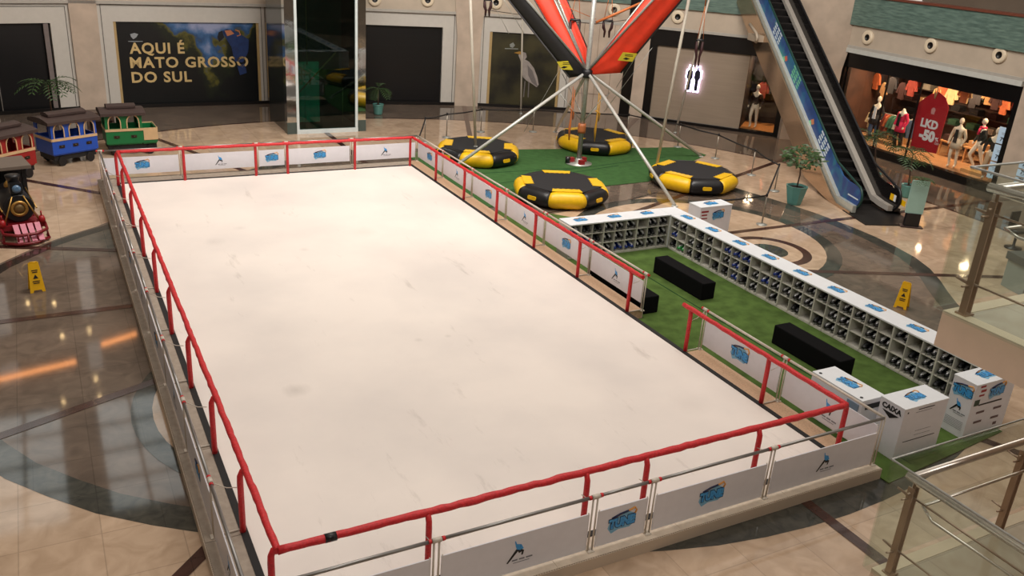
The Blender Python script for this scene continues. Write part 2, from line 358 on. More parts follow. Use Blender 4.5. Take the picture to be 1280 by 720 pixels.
# round fascia spotlights
LR = MB(); LR.mi = 0; LR.T = Matrix.Rotation(PI/2, 4, 'X')
LR.lathe([(.29,0),(.29,.06),(.25,.1),(.13,.07)], n=24, cap=False); LR.mi = 1; LR.lathe([(.13,.07),(.11,.02),(.0001,.02)], n=24, cap=False)
LRm = LR.mesh('fascia_spotlight', [M['ring'], M['lens']])
def fl(x, y, a, b, lab):
    p = onP(x, y, a, b); T, L = wallplane(a, b); q = T.inverted() @ p; q.y = -.08
    o = inst('fascia_spotlight', LRm, None, T @ Matrix.Translation(q)); tag(o, lab, 'lamp', 'round recessed lamps in the beige fascia')
fl(1087,47,V[12],V[13],'round cream lamp in the fascia over the clothes shop, nearest the escalator')
fl(1166,57,V[12],V[13],'round cream lamp in the fascia over the middle of the clothes shop')
fl(1252,69,V[12],V[13],'round cream lamp in the fascia over the right end of the clothes shop')
fl(534,0,V[5],V[6],'round cream lamp at the top edge over the dark shop behind the lift')
fl(620,3,V[7],V[8],'round cream lamp above the heron picture')
fl(768,12,V[8],V[9],'round cream lamp above the beige wall behind the bungee mast')
fl(848,21,V[10],V[11],'round lamp in the fascia over the shuttered shop with the glowing figures')
fl(468,-1,V[5],V[6],'round cream lamp over the dark shop, right beside the lift')

# ---- posters
def poster_base(T, x0, x1, z0, z1, name, lab, m):
    t = thing(name, lab, 'poster', (0,0,0)); t.matrix_basis = T
    MB().box((x0,.1,z0),(x1,.16,z1)).build('panel', m, t)
    for xa in (x0-.02, x1-.1): MB().box((xa,0.04,z0),(xa+.12,.12,z1)).build('gold_edge', mat('gold_edge', (178,152,104), .4), t)
    return t
def postermat():
    m = D.materials.new('jungle_picture'); m.use_nodes = True; N = m.node_tree.nodes; L = m.node_tree.links; p = N['Principled BSDF']
    tc = N.new('ShaderNodeTexCoord'); sp = N.new('ShaderNodeSeparateXYZ'); L.new(tc.outputs['Object'], sp.inputs[0])
    nz = N.new('ShaderNodeTexNoise'); nz.inputs['Scale'].default_value = 1.3; nz.inputs['Detail'].default_value = 7; L.new(tc.outputs['Object'], nz.inputs[0])
    def mth(op, a, b):
        n = N.new('ShaderNodeMath'); n.operation = op
        for i, q in enumerate((a, b)):
            if q is None: continue
            if isinstance(q, (int, float)): n.inputs[i].default_value = q
            else: L.new(q, n.inputs[i])
        return n.outputs[0]
    dx = mth('ABSOLUTE', mth('SUBTRACT', sp.outputs[0], 4.2), None); dz = mth('SUBTRACT', 3.6, sp.outputs[2])
    s_ = mth('ADD', mth('MULTIPLY', dx, .36), mth('MULTIPLY', dz, .30)); s_ = mth('ADD', s_, mth('MULTIPLY', mth('SUBTRACT', nz.outputs['Fac'], .5), 1.6))
    r = N.new('ShaderNodeValToRGB'); cr = r.color_ramp
    cr.elements[0].position = .1; cr.elements[0].color = (*lin((150,158,190)), 1); cr.elements[1].position = 1; cr.elements[1].color = (*lin((10,14,16)), 1)
    for q, c in ((.35,(66,104,150)), (.5,(40,74,116)), (.6,(92,88,34)), (.74,(26,34,22))):
        e = cr.elements.new(q); e.color = (*lin(c), 1)
    L.new(s_, r.inputs[0]); L.new(r.outputs[0], p.inputs['Base Color']); p.inputs['Roughness'].default_value = .35
    return m
PM = postermat()
t = poster_base(TF[1], .55, 6.3, 0.12, 3.46, 'wall_poster_banner', 'wide dark jungle and sky poster reading AQUI É MATO GROSSO DO SUL', PM)
gold = mat('pale_gold_lettering', (205,178,122), .5, var=.02)
FR = Matrix.Rotation(PI/2, 4, 'X')
def ptext(body, x0, x1, y, cap, ref):
    q0 = TF[1].inverted() @ onP(x0, y, V[3], V[4]); q1 = TF[1].inverted() @ onP(x1, y, V[3], V[4])
    me = textmesh(body, 1, .026, 1, extr=.008, align='LEFT', space=1.12); me.materials.clear(); me.materials.append(gold)
    xs = [v.co.x for v in me.vertices]; zs = [v.co.y for v in me.vertices]; k = (q1.x-q0.x)/(max(xs)-min(xs)); z0 = min(zs)
    for v in me.vertices: v.co.x = (v.co.x-min(xs))*k; v.co.y = v.co.y*cap/.72
    inst('lettering', me, t, Matrix.Translation((q0.x, .085, q0.z)) @ FR)
ptext('AQUI É', 162, 231, 61.5, .43, 0); ptext('MATO GROSSO', 163, 311, 79.5, .43, 0); ptext('DO SUL', 165, 240, 98, .43, 0)
b = MB(); b.prism([(0,0,0),(.16,.05,0),(.3,0,0),(.22,-.12,0),(.1,-.2,0),(.02,-.1,0)], (0,0,.01)); b.box((-.1,-.3,0),(.45,-.27,.01))
o = b.build('emblem', mat('emblem_grey', (150,155,160), .5), t); q = TF[1].inverted() @ onP(163,43,V[3],V[4]); o.matrix_basis = Matrix.Translation((q.x,.08,q.z)) @ FR
# macaw: blue body, orange and white head marks
b = MB(); q = TF[1].inverted() @ onP(290,62,V[3],V[4]); b.T = Matrix.Translation((q.x,.085,q.z)) @ FR
b.mi = 0; b.prism([(-.35,.75,0),(-.15,.85,0),(.3,.7,0),(.75,.4,0),(.7,-.1,0),(.45,-.55,0),(.1,-.5,0),(0,.1,0),(-.15,.35,0)], (0,0,.008))
b.prism([(.2,-.7,0),(.5,-.6,0),(.6,-1.0,0),(.3,-1.1,0)], (0,0,.008))
b.mi = 1; b.prism([(-.5,.7,0),(-.35,.78,0),(-.28,.5,0),(-.5,.3,0),(-.56,.5,0)], (0,0,.012))
b.mi = 2; b.prism([(-.25,.78,0),(0,.8,0),(.15,.65,0),(0,.6,0),(-.15,.55,0)], (0,0,.012)); b.tube([(.2,.8,0),(.36,.75,0),(.4,.6,0),(.25,.55,0)], .03, 5)
b.build('macaw_picture', [mat('macaw_blue', (26,52,104), .5, var=.3), M['ink'], mat('macaw_orange', (190,120,84), .5)], t)
# poster strip seen between the banner frame and the lift: same picture repeated
t = poster_base(wallplane(V[4], V[5])[0] @ Matrix.Translation((0,-.2,0)), .05, 1.05, .3, 3.5, 'side_poster', 'narrow strip of blue macaw poster beside the lift', PM)
b = MB(); b.T = Matrix.Translation((.35,.06,2.5)) @ FR; b.mi = 0; b.prism([(-.3,.3,0),(.1,.4,0),(.3,.2,0),(.25,-.6,0),(-.2,-.7,0)], (0,0,.008)); b.mi = 1; b.prism([(-.25,.3,0),(.2,.35,0),(.1,.15,0)], (0,0,.012)); b.mi = 1; b.prism([(-.3,-.9,0),(.1,-.85,0),(.25,-1.1,0),(-.1,-1.15,0)], (0,0,.012))
b.build('macaw_picture', [MATS['macaw_blue'], MATS['macaw_orange']], t)
# heron poster
hm = mat('dark_olive_picture', (62,58,36), .4, c2=(22,22,18), scale=.9)
t = poster_base(TF[4], .45, 3.82, .1, 3.44, 'heron_poster', 'dark olive picture of a grey heron standing in water, behind the bungee frame', hm)
q = TF[4].inverted() @ onP(655,90,V[7],V[8]); b = MB(); b.T = Matrix.Translation((q.x,.085,q.z)) @ FR
def hp(pts, mi, z=0): b.mi = mi; b.prism([(x,y,z) for x,y in pts], (0,0,.006))
P = lambda x, y: ((x-655)/32, (90-y)/32)
hp([P(650,76),P(656,72),P(662,75),P(670,84),P(676,97),P(679,108),P(676,112),P(668,107),P(660,103),P(654,98),P(651,88)], 0)
hp([P(660,80),P(668,88),P(674,102),P(678,112),P(668,105),P(662,95)], 1, .004)
hp([P(645,66),P(650,61),P(656,62),P(658,68),P(654,74),P(657,80),P(651,80),P(648,72)], 0, .002)
hp([P(638,63),P(646,60.5),P(652,61),P(650,65),P(645,64.5)], 2, .006)
hp([P(657,104),P(658.5,104),P(658,128),P(656.5,128)], 1); hp([P(663,105),P(664.5,105),P(665,128),P(663.5,128)], 1)
hp([P(631,51),P(636,48),P(639,52),P(636,56),P(632,55)], 3); hp([P(624,57),P(644,56.4),P(644,57.6),P(624,58.2)], 3)
b.build('heron_picture', [mat('heron_grey', (160,152,146), .5, var=.2), mat('heron_wing', (112,106,104), .5), mat('heron_beak', (160,120,50), .5), mat('emblem_grey2', (140,145,140), .5)], t)
# panelled beige wall between heron and black column: thin joints
b = MB(wallplane(V[8], V[9])[0])
for x in (.5, 1.2, 1.9): b.box((x,-.112,.2),(x+.02,-.1,4.1))
b.box((.5,-.112,.9),(1.9,-.1,.92)); struct(b.build('trim_7', mat('stone_joint', (130,110,94), .6)))
# grey roll shutter with glowing figures
back('door_4', TF[5], .35, 4.55, .13, 3.42, M['greyshut'], .1)
T5 = TF[5]
sg = thing('backlit_figure_sign', 'white glowing sign of two dark standing figures on the grey shutter', 'sign'); sg.matrix_basis = T5
q = T5.inverted() @ onP(867,97,V[10],V[11]); 
def figs(grow, z):
    b = MB(Matrix.Translation((q.x,.0,q.z)) @ FR)
    for s_ in (-1, 1):
        cx = s_*.17
        pts = [(-.05-grow,.5+grow),(.05+grow,.5+grow),(.06+grow,.36),(.14+grow,.3+grow),(.16+grow,.0),(.1+grow,-.1),(.09+grow,-.6-grow),(-.09-grow,-.6-grow),(-.1-grow,-.1),(-.16-grow,.0),(-.14-grow,.3+grow),(-.06-grow,.36)]
        b.prism([(cx+x, y, z+(.001*s_)) for x, y in pts], (0,0,.02))
    return b
figs(.05, .0).build('glow_plate', mat('white_sign_glow', (225,210,255), .5, var=0, emit=5), sg); figs(-.02, .05).build('figure_cutout', mat('figure_navy', (16,18,44), .5), sg)

# ================================================================ LIFT
lf = thing('glass_lift', 'glazed lift shaft with mirrored side columns and dark glass door front', 'lift')
LX0, LX1, LY0, LY1 = 8.64, 11.09, 33.6, 36.2
b = MB(); b.box((LX0,LY0,0),(LX0+.1,LY0+.1,9)); b.box((LX1-.1,LY0,0),(LX1,LY0+.1,9)); b.box((LX0,LY0-.02,0),(LX1,LY0+.1,.16)); b.box((LX0,LY0-.01,.16),(LX0+.06,LY0,9))
b.build('white_frame', mat('lift_white_frame', (205,215,215), .35), lf)
MB().box((8.28,LY0+.02,.45),(LX0,LY0+.4,9)).build('mirror_column', mat('mirror_steel', (215,220,220), .06, metal=1, var=.02, bump=.15, scale=1.5), lf); MB().box((LX1,LY0+.02,.45),(11.42,LY0+.4,9)).build('mirror_column', MATS['mirror_steel'], lf)
MB().box((8.27,LY0+.01,0),(LX0,LY0+.41,.45)).build('plinth', mat('lift_plinth', (70,82,78), .25), lf); MB().box((LX1,LY0+.01,0),(11.43,LY0+.41,.45)).build('plinth', MATS['lift_plinth'], lf)
b = MB(); b.box((LX0+.1,LY0+.05,.16),(LX1-.1,LY0+.07,9)); b.build('door_glass', glassmat('lift_glass', (.42,.56,.52), .16), lf)
MB().box((8.3,LY0+.42,0),(8.36,LY1+.4,9)).build('side_glass', mat('dark_side_glass', (34,40,40), .12), lf); MB().box((11.34,LY0+.42,0),(11.4,LY1+.4,9)).build('side_glass', MATS['dark_side_glass'], lf)
b = MB(); b.box((8.36,LY1+.3,0),(11.34,LY1+.4,9)); b.box((8.36,LY0+.42,0),(11.34,LY1+.3,.06)); b.build('back_wall', mat('lift_interior', (22,44,40), .4), lf)
b = MB(); b.box((8.95,35.2,.1),(10.0,35.3,2.5)); b.box((9.42,35.15,.1),(9.46,35.2,2.5)); b.build('inner_door', mat('lift_car_green', (60,170,140), .35, var=.25, scale=3, stretch=(4,1,.3)), lf)
b = MB(); b.tube([(9.0,34.6,1.4),(10.6,34.9,2.9)], .03); b.tube([(10.75,34.5,.2),(10.75,34.5,1.6)], .02); b.tube([(9.5,35.1,9),(9.5,35.1,2.4)], .02); b.build('guide_rail', mat('brassy_bar', (120,104,60), .4), lf)

# ================================================================ RINK
zi = .2
ICE = mat('white_ice_sheet', (240,232,226), .42, var=.02)
def icemat():
    m = D.materials.new('scuffed_white_ice'); m.use_nodes = True; N = m.node_tree.nodes; L = m.node_tree.links; p = N['Principled BSDF']
    tc = N.new('ShaderNodeTexCoord'); n1 = N.new('ShaderNodeTexNoise'); n1.inputs['Scale'].default_value = .35; n1.inputs['Detail'].default_value = 6; L.new(tc.outputs['Object'], n1.inputs[0])
    r = N.new('ShaderNodeValToRGB'); r.color_ramp.elements[0].position = .3; r.color_ramp.elements[0].color = (*lin((222,214,208)),1); r.color_ramp.elements[1].position = .6; r.color_ramp.elements[1].color = (*lin((238,229,221)),1); L.new(n1.outputs[0], r.inputs[0])
    mp = N.new('ShaderNodeMapping'); mp.inputs['Scale'].default_value = (1.6,.35,1); mp.inputs['Rotation'].default_value = (0,0,.5); L.new(tc.outputs['Object'], mp.inputs[0])
    n2 = N.new('ShaderNodeTexNoise'); n2.inputs['Scale'].default_value = 1.4; n2.inputs['Detail'].default_value = 8; n2.inputs['Roughness'].default_value = .7; L.new(mp.outputs[0], n2.inputs[0])
    r2 = N.new('ShaderNodeValToRGB'); r2.color_ramp.elements[0].position = .28; r2.color_ramp.elements[0].color = (.62,.6,.58,1); r2.color_ramp.elements[1].position = .39; r2.color_ramp.elements[1].color = (1,1,1,1); L.new(n2.outputs[0], r2.inputs[0])
    mx = N.new('ShaderNodeMix'); mx.data_type = 'RGBA'; mx.blend_type = 'MULTIPLY'; mx.inputs[0].default_value = .55; L.new(r.outputs[0], mx.inputs[6]); L.new(r2.outputs[0], mx.inputs[7]); last = mx.outputs[2]
    for px, py, rad, k in ((370,488,.26,.3), (268,302,.3,.14), (300,285,.16,.12), (452,290,.45,.12), (380,312,.14,.16), (523,425,.1,.2), (560,420,.08,.2), (862,505,.5,.1)):
        q = at(px, py, zi); sb = N.new('ShaderNodeVectorMath'); sb.operation = 'SUBTRACT'; sb.inputs[1].default_value = (q.x-1.2, q.y-7.74, zi); L.new(tc.outputs['Object'], sb.inputs[0])
        ds = N.new('ShaderNodeVectorMath'); ds.operation = 'LENGTH'; L.new(sb.outputs[0], ds.inputs[0])
        ad = N.new('ShaderNodeMath'); ad.operation = 'MULTIPLY_ADD'; ad.inputs[1].default_value = rad*1.3; L.new(n2.outputs[0], ad.inputs[0]); L.new(ds.outputs[1 if len(ds.outputs) > 1 else 0], ad.inputs[2])
        mr = N.new('ShaderNodeMapRange'); mr.inputs[1].default_value = rad*.6; mr.inputs[2].default_value = rad*1.7; mr.inputs[3].default_value = k; mr.inputs[4].default_value = 0; L.new(ad.outputs[0], mr.inputs[0])
        m2 = N.new('ShaderNodeMix'); m2.data_type = 'RGBA'; m2.inputs[7].default_value = (*lin((120,108,98)), 1); L.new(mr.outputs[0], m2.inputs[0]); L.new(last, m2.inputs[6]); last = m2.outputs[2]
    L.new(last, p.inputs['Base Color'])
    p.inputs['Roughness'].default_value = .45; return m
rk = thing('rink_platform', 'raised rectangular skating rink base with white ice and grey boarded edges', 'skating rink', (1.2,7.74,0))
T = Matrix.Translation((-1.2,-7.74,0))
b = MB(T); b.box((1.74,8.22,.03),(10.98,27.46,zi)); ice = b.build('ice_surface', icemat(), rk)
b = MB(T)
for a in (((1.66,8.12,.02),(1.76,27.56,zi+.012)), ((10.94,8.12,.02),(11.04,27.56,zi+.012)), ((1.66,8.12,.02),(11.04,8.22,zi+.012)), ((1.66,27.46,.02),(11.04,27.56,zi+.012))): b.box(*a)
b.build('black_edge_strip', M['black'], rk)
b = MB(T)
for k in range(9):
    y0 = 7.74+k*2.268; b.box((1.2,y0+.006,.0),(1.66,y0+2.262,zi))
for k in range(5): b.box((1.2+k*2.05,27.56,0),(3.245+k*2.05,28.15,zi-.002))
b.build('edge_boards', M['deckg'], rk)
b = MB(T)
for k in range(5): b.box((1.2+k*2.05,7.74,0),(3.245+k*2.05,8.12,zi-.002))
b.build('pale_near_ledge', mat('pale_ledge', (226,212,192), .6, var=.15, scale=8), rk)
for k, (y0, y1) in enumerate(((7.9,10.08),(10.09,12.36),(14.46,16.7),(16.71,18.95),(18.96,21.2),(21.21,23.5),(23.51,25.8),(25.81,28.1))): MB(T).box((11.04,y0,0),(11.44,y1,zi)).build('tan_walkway_board', M['deckt'], rk)
def skirtmat():
    m = D.materials.new('perforated_skirt'); m.use_nodes = True; N = m.node_tree.nodes; L = m.node_tree.links; p = N['Principled BSDF']
    tc = N.new('ShaderNodeTexCoord'); v = N.new('ShaderNodeTexVoronoi'); v.inputs['Scale'].default_value = 26; v.inputs['Randomness'].default_value = 0; L.new(tc.outputs['Object'], v.inputs[0])
    r = N.new('ShaderNodeValToRGB'); r.color_ramp.elements[0].position = .28; r.color_ramp.elements[0].color = (*lin((120,104,90)),1); r.color_ramp.elements[1].position = .42; r.color_ramp.elements[1].color = (*lin((196,180,160)),1); L.new(v.outputs['Distance'], r.inputs[0]); L.new(r.outputs[0], p.inputs['Base Color']); p.inputs['Roughness'].default_value = .6; return m
b = MB(T)
for a in (((1.18,7.72,0),(11.46,7.74,zi-.01)), ((1.18,7.72,0),(1.2,28.17,zi-.01)), ((1.18,28.15,0),(11.46,28.17,zi-.01)), ((11.44,7.74,0),(11.46,12.36,zi-.01)), ((11.44,14.46,0),(11.46,28.17,zi-.01))): b.box(*a)
b.build('side_skirt', skirtmat(), rk)

PH = 1.09   # outer pipe height
def barrier(a, b, side, label, logo=None, post2=False, gap=.02, ph=(.30, .86), inner=None):
    """one panel module: from a to b on the outer line; side = unit vector towards the rink"""
    a = Vector((*a, 0)); b = Vector((*b, 0)); t = thing('barrier_panel', label, 'barrier', a, 0, 'outer barrier panels around the rink')
    x = (b-a); L = x.length; x.normalize(); n = Vector((*side, 0)); T = Matrix.Identity(4)
    up = Vector((0,0,1))
    for q in ([Vector((0,0,0))] + ([x*L] if post2 else [])):
        m = MB()
        for dd in (-.035, .035): m.tube([q+x*dd+up*zi, q+x*dd+up*PH], .014, 6)
        m.box(q+Vector((-.05,-.05,zi-.003)), q+Vector((.05,.05,zi+.012)))
        m.build('post', M['pole'], t)
    m = MB(); m.tube([up*PH, x*L+up*PH], .024, 8); m.build('top_pipe', M['pipe'] if logo != 'r' else M['pole'], t)
    m = MB(); m.mi = 0
    m.tube([x*-.06+up*PH, x*.06+up*PH], .034, 8); m.mi = 1
    for s_ in (-1, 1): m.tube([x*(s_*.11)+up*PH, x*(s_*.07)+up*PH], .03, 8)
    m.build('pipe_clamp', [M['pole'], M['red']], t)
    m = MB(); off = n*0.0
    p0 = x*.07+up*ph[0]; w = x*(L-.14); hh = up*(ph[1]-ph[0])
    m.prism([p0-n*.008, p0+w-n*.008, p0+w+hh-n*.008, p0+hh-n*.008], n*.016); pn = m.build('panel', M['white'], t)
    m = MB()
    for s_ in (0, 1): q = x*(.085+s_*(L-.17)); m.tube([q+up*(ph[0]+.03), q+up*(ph[1]+.02)], .009, 5)
    m.build('panel_edge_rod', M['pole'], t)
    m = MB(); m.tube([up*(PH-.02), n*.2+up*.93, n*.33+up*.9], .007, 5); m.tube([up*(zi+.02), n*.33+up*(zi+.02)], .012, 5); m.build('bracket', M['pole'], t)
    return t, x, n, L, pn
def deco(res, which, z=.58, face=1, w=.42):
    t, x, n, L, pn = res
    for f in ((1, -1) if face == 2 else (face,)):
        nn = n*f; xx = Vector((0,0,1)).cross(nn)     # text direction so that it reads from that side
        put(LOGO if which == 'logo' else SKATER, 'printed_logo' if which == 'logo' else 'skater_emblem', x*L*.5+nn*.0095+Vector((0,0,z)), xx, nn, w*(1.0 if which == 'logo' else .8), pn)
ys = [7.86+k*2.238 for k in range(10)]
ordn = ['nearest', 'second', 'third', 'fourth', 'fifth', 'sixth', 'seventh', 'eighth', 'ninth']
for k in range(9):
    r = barrier((1.33, ys[k]), (1.33, ys[k+1]), (1,0), 'barrier panel with grey pipe, left side of rink, %s from near corner' % ordn[k], ph=(.24,.84))
    deco(r, 'logo' if k % 2 else 'skater', .55, -1)
xs = [1.33, 3.58, 5.87, 6.83, 9.02, 11.38]
kinds = ['logo', 'skater', 'logo', 'logo', 'skater']
nl = ['leftmost', 'second from left, with the skater emblem', 'short middle one with the blue logo', 'wide one with the blue logo right of the short panel', 'rightmost, ending at the near right corner']
flb = ['leftmost', 'second from left with the skater emblem', 'short one in the middle', 'wide one in front of the lift', 'rightmost with the skater emblem']
for k in range(5):
    r = barrier((xs[k],7.87), (xs[k+1],7.87), (0,1), 'near side rink barrier panel, '+nl[k], post2=(k==4), ph=(.24,.83))
    deco(r, kinds[k], .55, -1, .46)
    r = barrier((xs[k],28.0), (xs[k+1],28.0), (0,-1), 'far side white rink barrier panel, '+flb[k], post2=(k==4), ph=(.34,.86))
    deco(r, kinds[k], .6, 1)
yr = [28.0, 25.78, 23.5, 21.2, 18.96, 16.7, 14.44]
rk_ = ['skater', 'logo', 'skater', 'logo', 'skater', 'logo']
for k in range(6):
    r = barrier((11.4, yr[k+1]), (11.4, yr[k]), (-1,0), 'white right side rink barrier panel, %s from the gate on the far stretch' % ordn[5-k], logo='r', post2=False, ph=(.36,.88))
    deco(r, ['logo','skater'][k % 2], .62, 1, .42)
for k, (y0, y1, kd) in enumerate(((10.1,12.38,'logo'), (7.87,10.1,'skater'))):
    r = barrier((11.4,y1), (11.4,y0), (-1,0), 'white right side rink barrier panel, %s' % ('directly after the gate, with blue logo' if k == 0 else 'at the near right corner'), logo='r', ph=(.34,.9))
    deco(r, kd, .62, 1, .5)
# padded red handrails
RZ = 1.2
def wob(pts, amp=.006):
    out = []
    for a, b in zip(pts, pts[1:]):
        a = Vector(a); b = Vector(b); n = max(2, int((b-a).length/.12))
        for i in range(n): out.append(a.lerp(b, i/n)+Vector((random.uniform(-amp,amp),)*2+(random.uniform(-amp,amp),)))
    out.append(Vector(pts[-1])); return out
def hrail(name, a, b, posts, side, label, r=.046):
    t = thing(name, label, 'handrail', (a[0],a[1],zi), 0, 'red padded handrails of the rink'); o = Vector((a[0],a[1],zi))
    p = wob([a, b]); MB(Matrix.Translation(-o)).tube(p, [r*random.uniform(.93,1.1) for _ in p], 9).build('padded_bar', M['red'], t)
    n = Vector((*side, 0))
    for q in posts:
        q = Vector(q); foot = Vector((q.x, q.y, zi)) + n*.07
        pts = [foot, foot+Vector((0,0,.8)), foot+Vector((0,0,.9))-n*.004, foot+Vector((0,0,.975))-n*.035, Vector((q.x,q.y,RZ-.01))]
        MB(Matrix.Translation(-o)).tube(pts, [.042,.043,.042,.039,.034], 8).build('padded_post', M['red'], t)
    return t
XL, XR, YN, YF = 1.767, 10.95, 8.28, 27.36
hrail('padded_handrail', (XL,YN,RZ), (XL,YF,RZ), [(XL,y,RZ) for y in (8.34,10.05,12.1,14.3,16.6,18.8,21.1,23.3,25.5,27.3)], (-1,0), 'long red padded handrail on hooped posts along the left side of the ice')
hrail('padded_handrail', (XL,YF,RZ), (XR,YF,RZ), [(x,YF,RZ) for x in (3.58,5.72,6.72,8.95,10.9)], (0,1), 'red padded handrail along the far end of the ice')
hrail('padded_handrail', (XR,YF,RZ), (11.02,14.05,RZ), [(XR+.02,y,RZ) for y in (25.5,23.3,21.1,18.85,16.65,14.5)], (1,0), 'long red padded handrail on the right side, from far corner to the gate')
hrail('padded_handrail', (XR,YN,RZ), (10.95,12.55,RZ), [(XR+.02,y,RZ) for y in (8.34,10.15,12.4)], (1,0), 'short red padded handrail on the right side, between gate and near corner')
nr = hrail('padded_handrail', (XL,YN,RZ), (XR,YN,RZ), [(x,YN,RZ) for x in (3.62,5.95,6.95,9.05)], (0,-1), 'red padded handrail along the near end of the ice, with a black taped joint', .05)
q = at(413,671.5,RZ); MB(Matrix.Translation((q.x-XL,q.y-YN,RZ-zi))).tube([(-.07,0,0),(.07,0,0)], .056, 10).build('black_tape', M['blackv'], nr)

# ================================================================ SKATE AREA
def slab(name, pts, z, m, label, cat, th=.012):
    b = MB(Matrix.Translation((0,0,0))); b.prism([(p[0],p[1],z) for p in pts], (0,0,th)); return tag(b.build(name, m), label, cat)
tf = thing('turf_carpet', 'bright green artificial turf laid between the rink and the skate racks', 'carpet', (11.47,7.3,0)); T = Matrix.Translation((-11.47,-7.3,0))
MB(T).prism([(11.47,7.55,.012),(14.9,7.9,.012),(14.9,8.4,.012),(15.0,18.9,.012),(15.6,19.2,.012),(13.3,21.8,.012),(11.47,22.6,.012)], (0,0,.014)).build('turf', M['turf'], tf)
b = MB(T); b.box((13.05,8.6,.026),(13.08,18.1,.029)); b.box((12.3,7.8,.026),(12.32,8.6,.029)); b.build('seam_line', M['seam'], tf)
MB(T).box((11.05,12.42,.012),(11.47,14.4,.026)).build('turf_gate_piece', M['turf'], tf)

# racks
U = 1.075; RH = .95; RD = .57
def rack_meshes():
    b = MB(); th = .018
    for k in range(4): x = k*(U-th)/3; b.box((x,0,0),(x+th,RD,RH-.03))
    for j in range(4): z = [.04,.335,.63,.92-.018][j]; b.box((th,0.01,z),(U-th,RD,z+th))
    b.box((0,RD-.012,0),(U,RD,RH-.03)); b.box((0,.0,.0),(U,.02,.04))
    body = b.mesh('carcass', mat('rack_white_board', (196,194,184), .5, var=.06))
    b = MB(); b.box((0,-.015,RH-.03),(U,RD+.01,RH)); top = b.mesh('top_board', M['whitetop']); return body, top
RB, RT = rack_meshes()
def skate_mesh(c1, c2, c3):
    b = MB(); b.mi = 0   # toe towards -y, standing on blade at z=0
    foot = []
    for (y, w, h, z) in ((-.145,.022,.02,.075),(-.13,.04,.038,.08),(-.08,.05,.05,.09),(-.02,.047,.06,.1),(.05,.042,.075,.11),(.11,.04,.08,.115),(.135,.025,.05,.11)):
        foot.append([(w*math.cos(2*PI*k/10), y, z+h*math.sin(2*PI*k/10)) for k in range(10)])
    b.rings(foot)
    sh = []
    for (z, cy, rx, ry) in ((.12,.06,.042,.07),(.18,.07,.045,.06),(.24,.075,.05,.06),(.275,.075,.052,.064)):
        sh.append([(rx*math.cos(2*PI*k/10), cy+ry*math.sin(2*PI*k/10), z) for k in range(10)])
    b.rings(sh); b.mi = 1
    for (y, z) in ((-.085,.142),(-.055,.152),(-.025,.165),(.0,.19),(.008,.22),(.012,.25)): b.tube([(-.032,y+.004,z),(0,y-.008,z+.006),(.032,y+.004,z)], .011, 4)
    b.prism([(-.012,-.12,.115),(.012,-.12,.115),(.014,-.03,.158),(-.014,-.03,.158)], (0,0,.006))
    b.mi = 2; b.tube([(-.05,.03,.2),(0,-.0,.205),(.05,.03,.2)], .01, 5)
    boot = b.mesh('boot', [c1, c2, c3])
    b = MB(); b.mi = 0; b.box((-.02,-.11,.03),(.02,-.05,.07)); b.box((-.02,.05,.03),(.02,.11,.07)); b.mi = 1; b.box((-.003,-.15,.0),(.003,.14,.034))
    return boot, b.mesh('blade', [M['whitetop'], M['steel']])
lace = mat('white_laces', (240,242,246), .6); bb1 = mat('black_boot', (16,16,20), .4); bbb = mat('blue_boot', (26,50,130), .4); gb = mat('green_boot', (50,150,70), .4); dk = mat('dark_grey_lace', (60,62,68), .6)
SK = {'black': skate_mesh(bb1, lace, MATS['figure_navy']), 'blue': skate_mesh(bbb, lace, bb1), 'plain': skate_mesh(bb1, dk, bb1), 'green': skate_mesh(gb, lace, bb1)}
SKL = {'black': 'black ice skate with white laces', 'blue': 'blue ice skate with white laces', 'plain': 'plain black ice skate with dark laces', 'green': 'green ice skate'}
def copies(o, parent=None):
    c = o.copy(); COL.objects.link(c); c.parent = parent
    for ch in o.children: copies(ch, c)
    return c
def stocked(T, rz, where, u, short, pick):
    t = thing('skate_rack', 'white nine-cubby skate rack, %s' % where, 'rack', T.translation, rz, 'skate rental racks'); t.matrix_basis = T
    inst('carcass', RB, t); inst('top_board', RT, t)
    rown = ['bottom', 'middle', 'top']; coln = ['left', 'centre', 'right']
    for c in range(3):
        for r in range(3):
            kind = pick(c, r)
            if not kind: continue
            z = [.058,.353,.648][r]; cx = (c+.5)*(U/3)
            for s_ in (-1, 1):
                if s_ == 1 and kind == 'single': continue
                kk = 'plain' if kind == 'single' else kind
                p = T @ Vector((cx+s_*.078+random.uniform(-.008,.008), .17+random.uniform(-.01,.03), z+.001))
                s = thing('ice_skate', '%s %s, %s-%s cubby, %s' % ({1:'right',-1:'left'}[s_], SKL[kk], rown[r], coln[c], short), 'ice skate', p, rz+random.uniform(-.12,.12), 'ice skates in the racks')
                s.scale = (1.15,1.12,1.0); inst('boot', SK[kk][0], s); inst('blade', SK[kk][1], s)
    return t
def picker(p, blue=.25):
    def f(c, r):
        v = random.random()
        if v > p: return None
        w = random.random(); return 'blue' if w < blue else ('plain' if w < blue+.22 else 'black')
    return f
ORD = ['first','second','third','fourth','fifth','sixth','seventh','eighth','ninth']
bl = ['at the left end of the back row', 'in the middle of the back row', 'at the right end of the back row by the corner']
for k in range(3):
    Tm = Matrix.Translation((11.70+k*U, 18.2, .026)); L_ = bl[k]
    r = stocked(Tm, 0, L_, k, ['left','middle','right'][k]+' rack of back row', picker(.8))
    put(LOGO, 'top_sticker', (.5, .3, RH+.001), (1,0,0), (0,0,1), .4, r)
